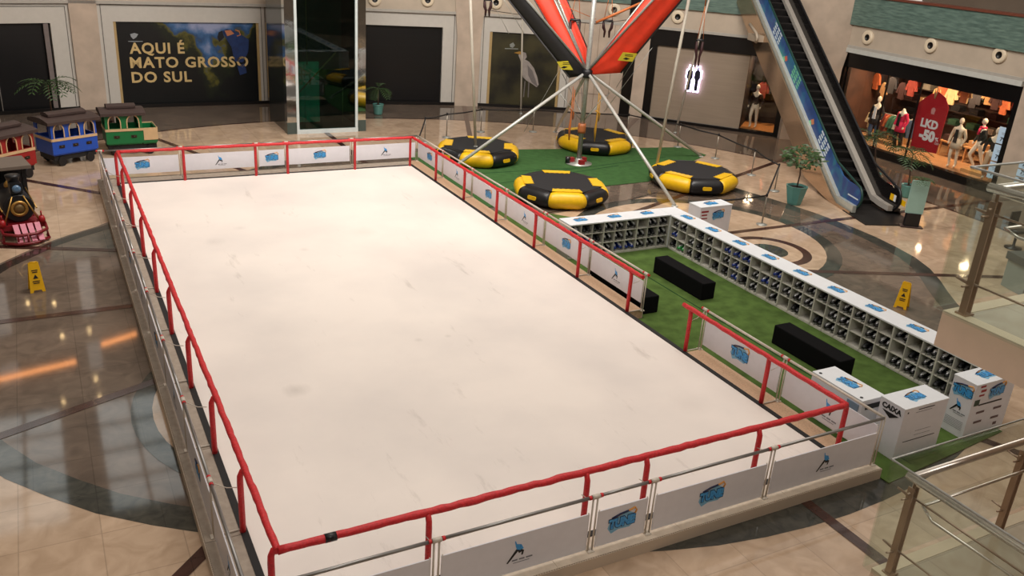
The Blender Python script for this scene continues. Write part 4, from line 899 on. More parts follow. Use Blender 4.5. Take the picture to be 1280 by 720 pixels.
def loco(origin, ang):
    t = thing('toy_locomotive', 'black toy steam locomotive with brass boiler ring and dark red cowcatcher at the left edge', 'toy train', (*origin,0.004), math.radians(ang))
    # front towards +x ; width along y
    bk = M['blackv']
    b = MB(Matrix.Translation((0,0,.78)) @ Matrix.Rotation(PI/2, 4, 'Y')); b.lathe([(.33,-1.3),(.36,-1.25),(.36,-.05),(.33,0)], n=24); b.build('boiler', bk, t)
    b = MB(Matrix.Translation((0,0,.78)) @ Matrix.Rotation(PI/2, 4, 'Y')); b.mi = 0; b.lathe([(.2,0),(.2,.04),(.14,.05),(.13,.02)], n=24); b.mi = 1; b.lathe([(.13,.0),(.13,.03),(.03,.05)], n=20); b.build('boiler_ring', [mat('brass', (176,136,70), .3, metal=.6), mat('dull_brass', (120,96,58), .4, metal=.4)], t)
    b = MB(Matrix.Translation((-.3,0,0))); b.lathe([(.09,1.05),(.08,1.3),(.16,1.5),(.17,1.56),(.1,1.58)], n=16); b.build('chimney', bk, t)
    b = MB(Matrix.Translation((-.85,0,0))); b.lathe([(.13,1.08),(.13,1.2),(.06,1.28)], n=14); b.build('steam_dome', MATS['brass'], t)
    b = MB(Matrix.Translation((-.12,0,1.27))); b.box((-.14,-.13,-.12),(.12,.13,.14)); b.build('headlamp_box', bk, t)
    b = MB(Matrix.Translation((0,0,1.28)) @ Matrix.Rotation(PI/2, 4, 'Y')); b.lathe([(.1,0),(.1,.03),(.04,.05)], n=16); b.build('headlamp_lens', mat('lamp_glass_blue', (90,120,150), .15), t)
    b = MB(); b.box((-1.35,-.5,.28),(.12,.5,.36)); b.box((-1.35,-.3,.2),(.0,.3,.42)); b.build('running_board', mat('loco_dark_red', (120,18,28), .4), t)
    b = MB(); b.box((.1,-.52,.3),(.18,.52,.42))
    R_ = [(.16,-.52),(.4,-.5),(.62,-.22),(.66,0),(.62,.22),(.4,.5),(.16,.52)]
    b.tube([(x,y,.07) for x, y in R_], .04, 6); b.tube([(.16,-.5,.36),(.4,-.48,.3),(.6,-.2,.28),(.6,.2,.28),(.4,.48,.3),(.16,.5,.36)], .04, 6)
    for x, y in R_[1:-1]: b.tube([(x,y,.07),(x*.94,y*.95,.3)], .025, 5)
    b.build('cowcatcher_frame', MATS['loco_dark_red'], t)
    for k in range(4):
        y = -.24+k*.16; b = MB(); b.prism([(.2,y,.42),(.2,y+.12,.42),(.62,y+.12,.09),(.62,y,.09)], (.02,0,.03)); b.build('pink_slat', mat('pink_slat', (206,120,140), .4), t)
    for s_ in (-1, 1):
        b = MB(Matrix.Translation((.14,s_*.44,.5))); b.lathe([(.07,-.1),(.08,0),(.05,.08)], n=10); b.tube([(0,0,.08),(0,0,.2)], .02, 5); b.build('side_lamp', mat('side_lamp_red', (160,24,30), .4), t)
        b = MB(); b.tube([(-1.2,s_*.4,.95),(.02,s_*.38,.75)], .018, 5); b.tube([(0,s_*.12,1.1),(.12,s_*.4,.42)], .02, 5); b.build('hand_rail', MATS['brass'], t)
        for x in (-.2,-.65,-1.1): b = MB(Matrix.Translation((x,s_*.42-.03,.2)) @ Matrix.Rotation(-PI/2, 4, 'X')); b.lathe([(.18,0),(.18,.06)], n=16); b.build('wheel', mat('wheel_red', (110,20,26), .4), t)
    b = MB(); b.box((-2.1,-.48,.3),(-1.3,.48,.85)); b.box((-2.1,-.48,.85),(-2.0,.48,1.45)); b.box((-1.4,-.48,.85),(-1.3,-.38,1.45)); b.box((-1.4,.38,.85),(-1.3,.48,1.45)); b.build('cab', bk, t)
    b = MB(); b.box((-2.25,-.6,1.45),(-1.15,.6,1.53)); b.build('cab_roof', mat('cab_roof_taupe', (110,98,88), .5), t)
loco((-.82,23.8), -79)
t = tag(MB(Matrix.Translation((1.35,34.6,0))).box((0,0,.55),(.9,.6,.85)).box((0,0,0),(.08,.6,.55)).box((.82,0,0),(.9,.6,.55)).box((.08,.5,0),(.82,.56,.55)).build('console_box', mat('marbled_brown', (86,66,54), .4, c2=(50,38,32), scale=5)), 'brown stone console table by the column behind the green carriage', 'table')

# ================================================================ PLANTS
def frond(b, base, az, L, droop, wl=.3, n=9, up=.7):
    p = Vector(base); d = Vector((math.cos(az), math.sin(az), up)).normalized(); side = Vector((-math.sin(az), math.cos(az), 0)); pts = [p.copy()]
    for i in range(n):
        d = (d+Vector((0,0,-droop/n))).normalized(); p = p+d*(L/n); pts.append(p.copy())
        if i:
            l_ = wl*math.sin(PI*(i+.6)/(n+1.2))
            for s_ in (-1, 1):
                tip = p+side*s_*l_+d*l_*.6+Vector((0,0,-.12*l_)); mid = p+side*s_*l_*.5+d*l_*.25; w_ = d*(L/n*.28)
                b.poly([p, mid-w_, tip, mid+w_])
    b.tube(pts, .008, 4)
def palm(loc, h, nf, L, label, pot, name='potted_palm', wl=.3, rot=0, potr=.24, lean=(0,0)):
    t = thing(name, label, 'plant', loc)
    b = MB(); b.lathe([(potr*.7,0),(potr*.78,.05),(potr,.42),(potr*1.06,.46),(potr*.95,.46),(potr*.92,.4)], n=18); b.build('pot', pot, t); MB().lathe([(potr*.93,.38),(potr*.9,.41)], n=14).build('soil', M['soil'], t)
    tp = Vector((lean[0],lean[1],h)); MB().tube([(0,0,.4), Vector((lean[0]*.4,lean[1]*.4,h*.55)), tp], [.035,.03,.02], 7).build('trunk', M['trunk'], t)
    b = MB()
    for k in range(nf): frond(b, tp, rot+k*2.4, L*random.uniform(.8,1.1), random.uniform(1.3,2.2), wl, up=random.uniform(.3,1.4))
    b.build('fronds', M['leaf'], t); return t
q = at(60,150)
palm((q.x+.15,36.7,.004), 1.5, 12, 1.3, 'slim potted palm behind the blue carriage against the dark shop', M['brown'], wl=.28)
q = at(992,255); 
def bushy(loc, label):
    t = thing('potted_ficus', label, 'plant', loc)
    b = MB(); R_ = []
    for z, r_ in ((0,.2),(.05,.22),(.6,.33),(.63,.34),(.63,.29),(.55,.27)): R_.append([(r_*c_[0], r_*c_[1], z) for c_ in ((1,.45),(.45,1),(-.45,1),(-1,.45),(-1,-.45),(-.45,-1),(.45,-1),(1,-.45))])
    b.rings(R_, smooth=False); b.build('pot', M['tealpot'], t); MB().lathe([(.25,.54),(.25,.58)], n=10).build('soil', M['soil'], t)
    MB().tube([(0,0,.55),(.03,0,1.0),(0,.02,1.35)], .025, 6).build('trunk', M['trunk'], t)
    b = MB()
    for k in range(230):
        a = random.uniform(0,2*PI); u = random.uniform(-1,1); r_ = random.uniform(.3,1)**.5; c = Vector((math.cos(a)*(1-u*u)**.5*.75*r_, math.sin(a)*(1-u*u)**.5*.75*r_, 1.62+u*.36*r_))
        a2 = random.uniform(0,2*PI); dd = Vector((math.cos(a2), math.sin(a2), random.uniform(-.7,.3))).normalized(); sd = dd.orthogonal().normalized(); L_ = random.uniform(.14,.26)
        b.poly([c, c+dd*L_*.5+sd*L_*.2, c+dd*L_, c+dd*L_*.5-sd*L_*.2])
    for k in range(12): a = k*2.4; b.tube([(0,0,1.2),(math.cos(a)*.5,math.sin(a)*.5,1.65+.2*math.sin(k))], .009, 4)
    b.build('foliage', M['leaf'], t)
bushy((q.x,q.y,.009), 'bushy green plant in a tapered teal pot left of the escalator')
palm((27.0,21.6,.004), 1.7, 10, .9, 'thin palm just behind the foot of the escalator, in front of the clothes racks', M['tealpot'], wl=.3, rot=.4, lean=(-.1,.2))
palm((26.9,20.0,.004), 1.45, 10, .9, 'thin palm between the escalator foot and the red sale tag', M['tealpot'], wl=.32, rot=1, lean=(.3,.35))
t = thing('planter_totem', 'pale teal upright totem with black foot beside the escalator, small plant on top', 'totem', (24.0,17.42,.009), math.radians(-35))
b = MB(); b.box((-.26,-.05,.45),(.26,.05,1.5)); b.build('board', mat('pale_teal_board', (156,192,182), .4, var=.06), t); b = MB(); b.box((-.22,-.08,.03),(.22,.08,.45)); b.build('foot_block', M['blackv'], t); b = MB(); b.box((-.34,-.16,0),(.34,.16,.03)); b.build('base_plate', M['brown'], t)
bars(t, frame((0,-.051,1.2),(1,0,0),(0,-1,0)), [(-.15,.15,.12-.05*i,.008) for i in range(4)], mat('pale_text', (150,180,170), .5), 'faint_text')
b = MB()
for k in range(9): frond(b, (0,0,1.5), k*2.4, .45, 1.8, .14, 7, 1.2)
b.build('plant', M['leaf'], t)
palm((13.0,36.6,.004), 1.1, 9, .8, 'dim potted plant right of the lift in front of the dark shop', M['tealpot'], wl=.26, rot=.7)

# ================================================================ ESCALATOR
ez = math.radians(70); eo = Vector((23.15,18.75,.004))
es = thing('escalator', 'escalator with blue printed left balustrade and dark right balustrade rising away beside the clothes shop', 'escalator', eo, ez)
# local: x forward/up, y: left(+). left balustrade at y=0, right one at y=-1.35
def inc(x): return max(0, (x-1.35))*math.tan(math.radians(30)) + (0)
LEN = 15.0
def prof(off0, off1, x0, x1, n=26):
    lo = []; up_ = []
    for i in range(n+1):
        x = x0+(x1-x0)*i/n; lo.append((x, inc(x)+off0)); up_.append((x, inc(x)+off1))
    return lo+up_[::-1]
def eprism(pts, y0, y1): return [(x,y0,z) for x, z in pts], (0,y1-y0,0)
def newel(top, bot, x1):
    c = .42; rr = (top-bot)/2; zc = (top+bot)/2
    arc = [(c-rr*math.sin(PI*k/10)*1.0, zc-rr*math.cos(PI*k/10)*(-1)) for k in range(11)]     # from top to bottom around the front
    lo = []; up_ = []
    xs_ = [c+.1+(x1-c-.1)*i/30 for i in range(31)]
    return arc + [(x, inc(x)+bot) for x in xs_] + [(x, inc(x)+top) for x in xs_[::-1]]
def bluemat():
    m = D.materials.new('blue_printed_wrap'); m.use_nodes = True; N = m.node_tree.nodes; L = m.node_tree.links; p = N['Principled BSDF']
    tc = N.new('ShaderNodeTexCoord'); n1 = N.new('ShaderNodeTexNoise'); n1.inputs['Scale'].default_value = .7; n1.inputs['Detail'].default_value = 4; n1.inputs['Distortion'].default_value = 2; L.new(tc.outputs['Object'], n1.inputs[0])
    r = N.new('ShaderNodeValToRGB'); cr = r.color_ramp; cr.elements[0].position = .3; cr.elements[0].color = (*lin((16,52,110)),1); cr.elements[1].position = .75; cr.elements[1].color = (*lin((40,130,120)),1)
    for q_, c_ in ((.5,(20,66,132)),(.6,(18,98,140))): e = cr.elements.new(q_); e.color = (*lin(c_),1)
    L.new(n1.outputs[0], r.inputs[0]); L.new(r.outputs[0], p.inputs['Base Color']); p.inputs['Roughness'].default_value = .3; return m
b = MB(); b.prism(*eprism(newel(.9,.24,LEN), -.03, .03)); b.build('blue_balustrade', bluemat(), es)
b = MB()
pth = [(x, inc(x)+.93) for x in [LEN-i*.5 for i in range(27)]]; pth = [p for p in pth if p[0] > .5]
arc = [(.42-.38*math.sin(PI*k/8), .55+.38*math.cos(PI*k/8)) for k in range(9)]
b.tube([(x,0,z) for x, z in pth+arc], .04, 6); b.build('left_handrail', mat('green_black_rubber', (14,58,52), .4), es)
b = MB(); b.tube([(x,-1.35,z) for x, z in pth+arc], .045, 6); b.build('right_handrail', M['blackv'], es)
b = MB(); b.prism(*eprism(newel(.9,.18,LEN), -1.38, -1.32)); b.build('right_balustrade', mat('dark_glass_panel', (26,24,24), .15), es)
b = MB(); b.prism(*eprism(prof(.06,.3,.2,LEN), .03, .16)); b.build('left_deck', mat('bright_deck_metal', (200,205,198), .25, metal=.35), es)
b = MB(); b.prism(*eprism(prof(.12,.3,.3,LEN), -1.32, -1.14)); b.build('inner_deck_strip', mat('warm_deck_metal', (205,198,188), .25, metal=.35), es)
b = MB(); b.prism(*eprism(prof(.1,.2,.3,LEN), -1.6, -1.38)); b.build('right_deck', mat('black_deck', (30,28,28), .3), es)
# truss cladding under the left deck
cl_ = [(x, max(.0, inc(x)-(.0 if x < 1.2 else min(1.05, (x-1.2)*.42)))) for x in [.2+i*.5 for i in range(30)]]
b = MB(); pt = [(x,z+.0) for x, z in cl_]+[(x, inc(x)+.1) for x, z in cl_[::-1]]; b.prism(*eprism(pt, .2, .24)); b.build('bronze_side_cladding', mat('bronze_mirror', (205,180,155), .12, metal=.9, var=.1, scale=1), es)
b = MB(); b.prism(*eprism(pt, -1.58, -1.55)); b.build('right_side_cladding', mat('bronze_dark', (70,60,52), .3, metal=.6), es)
b = MB(); 
for (x0, z0), (x1, z1) in zip(cl_[2:], cl_[3:]): b.poly([(x0,-1.55,z0+.01),(x0,.2,z0+.01),(x1,.2,z1+.01),(x1,-1.55,z1+.01)])
b.build('underside', mat('truss_underside', (120,104,90), .4), es)
stepm = mat('step_dark_metal', (30,28,28), .45, metal=.4, var=.3, scale=20, stretch=(1,12,1)); n = 0
x = .95; z = .1
for k in range(32):
    b = MB(); xx = .6+k*.405; zz = inc(xx+.2)+.02
    b.box((xx,-1.2,zz-.24),(xx+.41,-.03,zz)); b.mi = 1; b.box((xx-.001,-1.2,zz-.03),(xx+.012,-.03,zz+.003)); b.build('step', [stepm, mat('step_edge', (48,45,44), .4)], es)
b = MB(); b.box((-.9,-1.6,0),(.62,.25,.03)); b.build('landing_plate', mat('landing_dark', (34,32,32), .4, metal=.3), es)
b = MB(); b.box((-.2,-1.395,.42),(.1,-1.4,.6)); b.T = Matrix.Identity(4); b.build('safety_sticker_back', M['yellow'], es)
b = MB(); b.mi = 0; b.box((.25,-1.318,.45),(.6,-1.314,.66)); b.mi = 1; b.box((.25,-1.314,.45),(.38,-1.311,.66)); b.mi = 2; b.lathe([(.05,-.005),(.05,.0)], n=8); b.build('safety_sticker', [M['yellow'], M['whitetop'], M['ink']], es)
# printing on blue balustrade (outer side, y=+.03)
F = frame((.55,.032,.5),(-1,0,0),(0,1,0)); 
wp = mat('white_wrap_print', (200,215,225), .4)
bars(es, F, [(-.34,.34,.0,.045)], wp, 'white_line_print')
sl = Matrix.Rotation(math.radians(-30), 4, 'Z')
for xx, sc_, nm in ((3.2,1,'a'),(6.3,1.1,'b'),(8.6,1.2,'c')):
    F = frame((xx,.032,inc(xx)+.55),(-math.cos(PI/6),0,-.5),(0,1,0)); b = MB(F)
    for j in range(4):
        for i in range(3): b.box((-.45+i*.32+(j%2)*.04,.2-j*.12,0),(-.2+i*.32,.27-j*.12,.003))
    b.build('wrap_lettering', wp if nm != 'b' else mat('green_wrap_print', (110,190,150), .4), es)
for xx, zz_, m_ in ((4.3,.5,MATS['macaw_orange']), (7.4,.5,mat('coral_print', (200,90,70), .4)), (7.6,.35,MATS['green_wrap_print']), (4.5,.3,MATS['green_wrap_print'])):
    F = frame((xx,.033,inc(xx)+zz_),(-math.cos(PI/6),0,-.5),(0,1,0)); MB(F).prism([(-.15,-.05,0),(0,.12,0),(.16,.02,0),(.05,-.12,0)], (0,0,.003)).build('wrap_picture', m_, es)
# clear curved guard hanging by the cladding
b = MB(); b.box((9.3,.22,inc(9.3)-.25),(10.1,.6,inc(9.3)+.0)); b.tube([(9.2,.6,inc(9.2)-.2),(9.1,.6,inc(9.2)-.0),(9.3,.6,inc(9.2)+.15),(10.1,.6,inc(10.1)-.1)], .06, 6); b.build('truss_bracket', mat('bracket_cream', (170,156,138), .5), es)

# ================================================================ CLOTHES SHOP
T6 = TF[6]   # local x from far end (y=27.95) towards near end; local +y into the shop
sh = MB(T6); sh.box((0,.35,0),(L6,4.2,.3)); struct(sh.build('floor_shop', mat('shop_floor', (196,150,108), .3, var=.2, scale=1.5)))
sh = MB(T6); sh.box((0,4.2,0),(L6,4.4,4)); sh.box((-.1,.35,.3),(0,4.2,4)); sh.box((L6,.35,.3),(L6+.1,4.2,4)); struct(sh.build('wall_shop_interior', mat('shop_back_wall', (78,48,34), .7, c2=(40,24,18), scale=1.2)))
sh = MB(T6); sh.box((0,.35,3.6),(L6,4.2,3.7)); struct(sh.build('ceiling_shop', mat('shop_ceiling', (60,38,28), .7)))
def shoplight(T, x, y, z, e, sx=.4, col=(1,.68,.42)):
    p = T @ Vector((x,y,z)); area('shop_ceiling_light', p, sx, e, col, shape='SQUARE')
for x in (1.2,3.2,5.2,7.4): shoplight(T6, x, 1.5, 3.5, 85)
b = MB(T6)
for x in (.35, 2.6, 4.3, 8.40): b.box((x,.12,.3),(x+.06,.18,3.35))
struct(b.build('trim_8', M['blackwall']))
struct(MB(T6).box((.35,.14,.3),(8.45,.15,3.35)).build('window_2', glassmat('shop_glass', (.93,.93,.92))))
def S6(px, py, dep):   # point on a plane parallel to the shop front, dep metres inside
    a = T6 @ Vector((0,dep,0)); b_ = T6 @ Vector((L6,dep,0)); p = onP(px, py, a[:2], b_[:2]); q = T6.inverted() @ p; return q
# shelves at the back with folded piles
for i, z in enumerate((1.3,1.9,2.5,3.0)):
    tag(MB(T6).box((.2,3.6,z),(8.6,4.2,z+.04)).build('wall_shelf', M['brown']), 'long dark shop shelf, %s from the bottom' % ordn[i].replace('nearest','first'), 'shelf', 'shelves on the back wall of the shop')
gcol = [(150,60,50),(60,110,84),(196,150,100),(226,200,150),(38,36,40),(200,196,180),(70,96,130),(150,128,40),(176,90,50),(60,30,30)]
GM = [mat('garment_%s' % n_, c_, .8, var=.2) for n_, c_ in zip(['brick','sage','tan','cream','charcoal','offwhite','denim','mustard','rust','maroon'], gcol)]
gname = ['brick red','sage green','tan','cream','charcoal','off-white','denim blue','mustard','rust','maroon']
def shirt_mesh(m, L_=.75, W_=.42, th=.09):
    b = MB(); o = [(-W_/2,-.12),(-.08,0),(.08,0),(W_/2,-.12),(W_/2+.1,-.5),(W_/2-.02,-.52),(W_/2-.05,-.25),(W_/2-.06,-L_),(-W_/2+.06,-L_),(-W_/2+.05,-.25),(-W_/2+.02,-.52),(-W_/2-.1,-.5)]
    b.prism([(x,-th/2,z) for x, z in o], (0,th,0)); me = b.mesh('hanging_garment', m); return me
GSH = [shirt_mesh(m) for m in GM]
def hang(q, gi, rz, label, sc=1, grp='garments hanging in the shop'):
    o = inst('hanging_garment', GSH[gi], None, T6 @ Matrix.Translation(q) @ Matrix.Rotation(rz, 4, 'Z') @ Matrix.Diagonal((sc,1,sc,1))); tag(o, label, 'garment', grp); return o
# clothes rail low left
def rail(x0, x1, y, z, label):
    t = thing('clothes_rail', label, 'clothes rail'); t.matrix_basis = T6 @ Matrix.Translation((x0,y,.3)); z -= .3; w_ = x1-x0
    MB().tube([(0,0,z),(w_,0,z)], .018, 6).build('top_bar', M['steel'], t)
    for x in (.02, w_-.02): b = MB(); b.tube([(x,0,.0),(x,0,z)], .018, 6); b.tube([(x,-.25,.02),(x,.25,.02)], .02, 6); b.build('stand', M['steel'], t)
rail(.9,3.4,1.5,1.55,'low clothes rail at the left of the shop window')
cs = [3,9,4,7,0,8,1,1,5,2,1,6]
for i, c_ in enumerate(cs): hang((1.05+i*.19,1.5,1.53), c_, 1.25, '%s garment on the low rail, place %s from the left' % (gname[c_], ['first','second','third','fourth','fifth','sixth','seventh','eighth','ninth','tenth','eleventh','twelfth'][i]), 1.0)
up = [(1068,98,2),(1078,100,4),(1096,100,8),(1105,112,2),(1115,105,4),(1128,112,9),(1140,108,0),(1190,118,3),(1180,112,8),(1172,118,2),(1225,118,4),(1238,118,2),(1246,124,9),(1256,130,8),(1218,122,4)]
for i, (x, y, c_) in enumerate(up): q = S6(x, y, 2.2); q.z = max(1.9, min(3.45, q.z+.3)); hang(q, c_, random.uniform(-.5,.5), '%s garment hung high in the shop, place %d from the escalator' % (gname[c_], i+1), .95)
o = S6(1207,116,1.2); hang((o.x,o.y,o.z+.35), 3, .1, 'bright cream top hanging high near the shop window', 1.0)
# folded piles
for i, (x, z) in enumerate([(x, z) for z in (1.34,1.94,2.54) for x in (.7,1.5,2.3,3.2,4.1,5.0,5.9,6.8,7.6)]):
    c_ = random.randrange(10); b = MB(T6 @ Matrix.Translation((x,3.65,z)))
    for k in range(4): b.box((0,.0,k*.06),(.4+random.uniform(-.02,.02),.42,k*.06+.055))
    tag(b.build('folded_clothes', GM[c_]), '%s folded clothes pile, shelf row %d, place %d' % (gname[c_], i//9+1, i%9+1), 'clothes', 'folded clothes on the shop shelves')
for i, (x, c_) in enumerate(((.6,2),(2.4,8),(4.2,9),(5.4,2),(6.7,8))):
    t = thing('display_table', 'low wooden display table with folded clothes, %s from the escalator side' % ordn[i].replace('nearest','first'), 'table'); t.matrix_basis = T6 @ Matrix.Translation((x,2.1,.3))
    b = MB(); b.box((0,0,.6),(1.0,.7,.66)); b.build('table_top', M['wood'], t)
    for ax in (.05,.9):
        for ay in (.05,.6): MB().box((ax,ay,0),(ax+.05,ay+.05,.6)).build('leg', M['wood'], t)
    b = MB(T6 @ Matrix.Translation((x+.1,2.2,.961)))
    for k in range(5): b.box((0,0,k*.05),(.35,.4,k*.05+.045)); b.box((.42,.02,k*.04),(.78,.4,k*.04+.036))
    tag(b.build('folded_clothes', GM[c_]), '%s folded clothes on the display table, %s from the escalator side' % (gname[c_], ordn[i].replace('nearest','first')), 'clothes', 'folded clothes on display tables')

# mannequins
def skin(name, verts, edges, rad, m, parent, root=0, sub=1):
    me = D.meshes.new(name); me.from_pydata(verts, edges, []); me.materials.append(m); o = D.objects.new(name, me); COL.objects.link(o); o.parent = parent
    md = o.modifiers.new('skin', 'SKIN'); md.use_smooth_shade = True
    for i, r in enumerate(rad):
        sv = me.skin_vertices[0].data[i]; sv.radius = r if isinstance(r, tuple) else (r, r)
    for i in range(len(verts)): me.skin_vertices[0].data[i].use_root = (i == root)
    s_ = o.modifiers.new('sub', 'SUBSURF'); s_.levels = sub; s_.render_levels = sub; return o
def mannequin(T, q, rz, label, top=None, bottom=None, scarf=None, stride=.1, arm=.12, head=True, coat=None, body=None):
    t = thing('mannequin', label, 'mannequin'); t.matrix_basis = T @ Matrix.Translation(q) @ Matrix.Rotation(rz, 4, 'Z')
    t.scale = (1.08,)*3; s = stride; hp_ = .93
    V_ = [(0,0,hp_),(0,0,1.08),(0,0,1.28),(0,0,1.45),(0,0,1.55),(0,-.01,1.63),
          (-.095,0,.88),(-.1,-s,.5),(-.1,s*.2,.09),(-.1,-.12+s*.2,.04),
          (.095,0,.88),(.1,s*.5,.5),(.1,s*1.2,.09),(.1,s*1.2-.12,.04),
          (-.18,0,1.42),(-.18-arm,.03,1.15),(-.15-arm,-.1,.92),(-.14-arm,-.13,.85),
          (.18,0,1.42),(.18+arm,.03,1.15),(.15+arm,-.1,.92),(.14+arm,-.13,.85)]
    E_ = [(0,1),(1,2),(2,3),(3,4),(4,5),(0,6),(6,7),(7,8),(8,9),(0,10),(10,11),(11,12),(12,13),(3,14),(14,15),(15,16),(16,17),(3,18),(18,19),(19,20),(20,21)]
    R_ = [(.15,.12),(.12,.1),(.15,.12),(.13,.09),.05,.05, .105,.07,.048,.042, .105,.07,.048,.042, .055,.045,.034,.036, .055,.045,.034,.036]
    skin('body', V_, E_, R_, body or M['skin'], t)
    if head:
        b = MB(); b.ell((0,-.01,1.72), (.075,.095,.12), 14, 10); b.ell((0,-.1,1.71), (.014,.02,.025), 6, 4); b.ell((-.078,0,1.71), (.012,.02,.03), 6, 4); b.ell((.078,0,1.71), (.012,.02,.03), 6, 4); b.ell((0,-.095,1.67),(.025,.008,.006),6,4); b.build('head', body or M['skin'], t)
    if top:
        skin('jacket', [V_[i] for i in (0,1,2,3,14,15,16,18,19,20)], [(0,1),(1,2),(2,3),(3,4),(4,5),(5,6),(3,7),(7,8),(8,9)], [(.165,.13),(.14,.115),(.165,.125),(.14,.1),.075,.058,.048,.075,.058,.048], top, t)
        if coat: b = MB(); b.rings([[(rx*math.cos(2*PI*k/16), ry*math.sin(2*PI*k/16), z) for k in range(16)] for z, rx, ry in ((.72,.24,.17),(.9,.21,.16),(1.1,.18,.14))]); b.build('coat_skirt', top, t)
    if coat: b = MB(); b.prism([(-.07,-.16,.95),(.07,-.16,.95),(.05,-.15,1.42),(-.05,-.15,1.42)], (0,-.03,0)); b.build('inner_top', coat, t)
    if bottom:
        for i0, i1, i2, nm in ((6,7,8,'trouser_leg'),(10,11,12,'trouser_leg')):
            P_ = [Vector(V_[i0])+Vector((0,0,.08)), Vector(V_[i0]), Vector(V_[i1]), Vector(V_[i2])+Vector((0,0,.06))]
            MB().tube(P_, [.11,.11,.082,.075], 12).build(nm, bottom, t)
    if scarf: b = MB(); b.tube([(.09*math.cos(a*PI/5),.08*math.sin(a*PI/5)-.01,1.5) for a in range(11)], .05, 8); b.tube([(.03,-.13,1.48),(.05,-.17,1.25)], .045, 8); b.build('scarf', scarf, t)
    return t
white_j = mat('cream_jacket', (222,206,180), .8, var=.1); blk_j = mat('black_jacket', (18,17,22), .7); pink = mat('hot_pink_coat', (214,40,84), .8, var=.1); dkbr = mat('dark_brown_jacket', (46,28,24), .7); beige_t = mat('beige_trousers', (216,184,148), .8)
def mq(px, py, dep): q = S6(px, py, dep); return Vector((q.x, dep, .3))
mannequin(T6, mq(1186,216,.75), .15, 'mannequin in a cream jacket over black top, nearest the red sale tag', white_j, None, None, .08, .1, True, blk_j)
mannequin(T6, mq(1216,211,1.1), -.5, 'mannequin in dark jacket with pink scarf, mid stride on a plinth', blk_j, None, pink, .22)
mannequin(T6, mq(1232,222,.6), .3, 'mannequin in black top and beige trousers behind the blue window price strips', blk_j, beige_t, None, .1)
mannequin(T6, mq(1088,178,1.0) , .2, 'mannequin in white shirt and open dark jacket beside the low clothes rail', blk_j, GM[6], None, .1, .1, True, M['whitetop'])
mannequin(T6, mq(1119,186,.9), -.1, 'mannequin in a hot pink coat left of the red sale tag', pink, blk_j, None, .08, .1, False, blk_j)
mannequin(T6, mq(1127,170,2.0)+Vector((-.1,1.0,0)), -.1, 'mannequin in a black dress deeper in the shop behind the pink coat', blk_j, blk_j, None, .08)
tag(MB(T6).box((6.55,.7,.3),(7.5,1.7,.42)).build('display_plinth', M['wood']), 'low wooden plinth under the striding mannequin', 'plinth')
for i in range(3):
    o = D.objects['mannequin.001' if i == 0 else 'mannequin']
D.objects['mannequin.001'].location += T6.to_3x3() @ Vector((0,0,.121))
# red sale tag
t = thing('sale_tag', 'big dark red price tag sign reading LKD -50% in the clothes shop window', 'sign')
c0 = S6(1161,150,.4); t.matrix_basis = T6 @ Matrix.Translation((c0.x,.4,0))
def tp(px, py): q = S6(px, py, .4); return (q.x-c0.x, q.z)
P_ = [tp(*p) for p in ((1138,186),(1170,192),(1186,135),(1182,122),(1174,115),(1165,117),(1150,127),(1147,133))]
MB().prism([(x,-.02,z) for x, z in P_], (0,.04,0)).build('tag_board', mat('sale_red', (160,24,36), .4, var=.03, emit=.06), t)  # slight emission put in the red to brighten the unlit board
def tt(s_, px, py, size, off=.0, nm='lettering'):
    x, z = tp(px, py); textobj(nm, s_, size, M['whitetop'], Matrix.Translation((x,-.024,z)) @ FR, t, off)
tt('LKD', 1162, 155.5, .44, .022); tt('-50', 1159, 170, .54, .035); tt('%', 1171, 175, .22, .01); tt('OFF', 1171, 180, .12)
x, z = tp(1167,139); b = MB(Matrix.Translation((x,-.022,z)) @ FR); b.prism([(-.07,-.12,0),(.07,-.12,0),(.1,.06,0),(.04,.14,0),(-.04,.14,0),(-.1,.06,0)], (0,0,.004)); b.build('emblem', mat('tag_emblem_pink', (206,150,150), .5), t)
x, z = tp(1170,120); MB(Matrix.Translation((x,-.04,z))).tube([(0,0,-.1),(.06,0,.15),(.0,0,.5),(-.05,0,.2),(0,0,-.08)], .025, 6).build('tag_cord', M['tan'], t)
# window price strips
t = thing('window_price_strip', 'pale blue vertical strip of price stickers on the right end of the shop window', 'sticker'); 
def pstrip(pxs, dep, T, Sf, t, sc=1):
    q0 = Sf(*pxs[0], dep); q1 = Sf(*pxs[1], dep); w_ = .5; h_ = (q0.z-q1.z); t.matrix_basis = T @ Matrix.Translation((q1.x, dep, q1.z))
    for k in range(3):
        zb = k*h_/3+.02; MB().box((-w_/2,-.01,zb),(w_/2,0,zb+h_/3-.05)).build('price_card', mat('pale_blue_card', (176,200,220), .4, var=.03, emit=.15), t)  # cards carry a faint glow in their colour, no lamp behind
        textobj('price_lettering', '79,', .2, M['ink'], Matrix.Translation((0,-.016,zb+.16)) @ FR, t, .006)
        bars(t, Matrix.Translation((0,-.012,zb+.4)) @ FR, [(-.12,.12,0,.015),(-.1,.1,-.05,.015)], M['greyp'])
pstrip(((1251,157),(1240,224)), .12, T6, S6, t)
t = thing('column_price_sign', 'pale blue price sign on the stone column at the right edge', 'sign'); T7 = wallplane(V[13], V[14])[0]
def S7(px, py, dep): p = onP(px, py, (T7 @ Vector((0,dep,0)))[:2], (T7 @ Vector((5,dep,0)))[:2]); return T7.inverted() @ p
pstrip(((1283,202),(1275,232)), -.02, T7, S7, t)

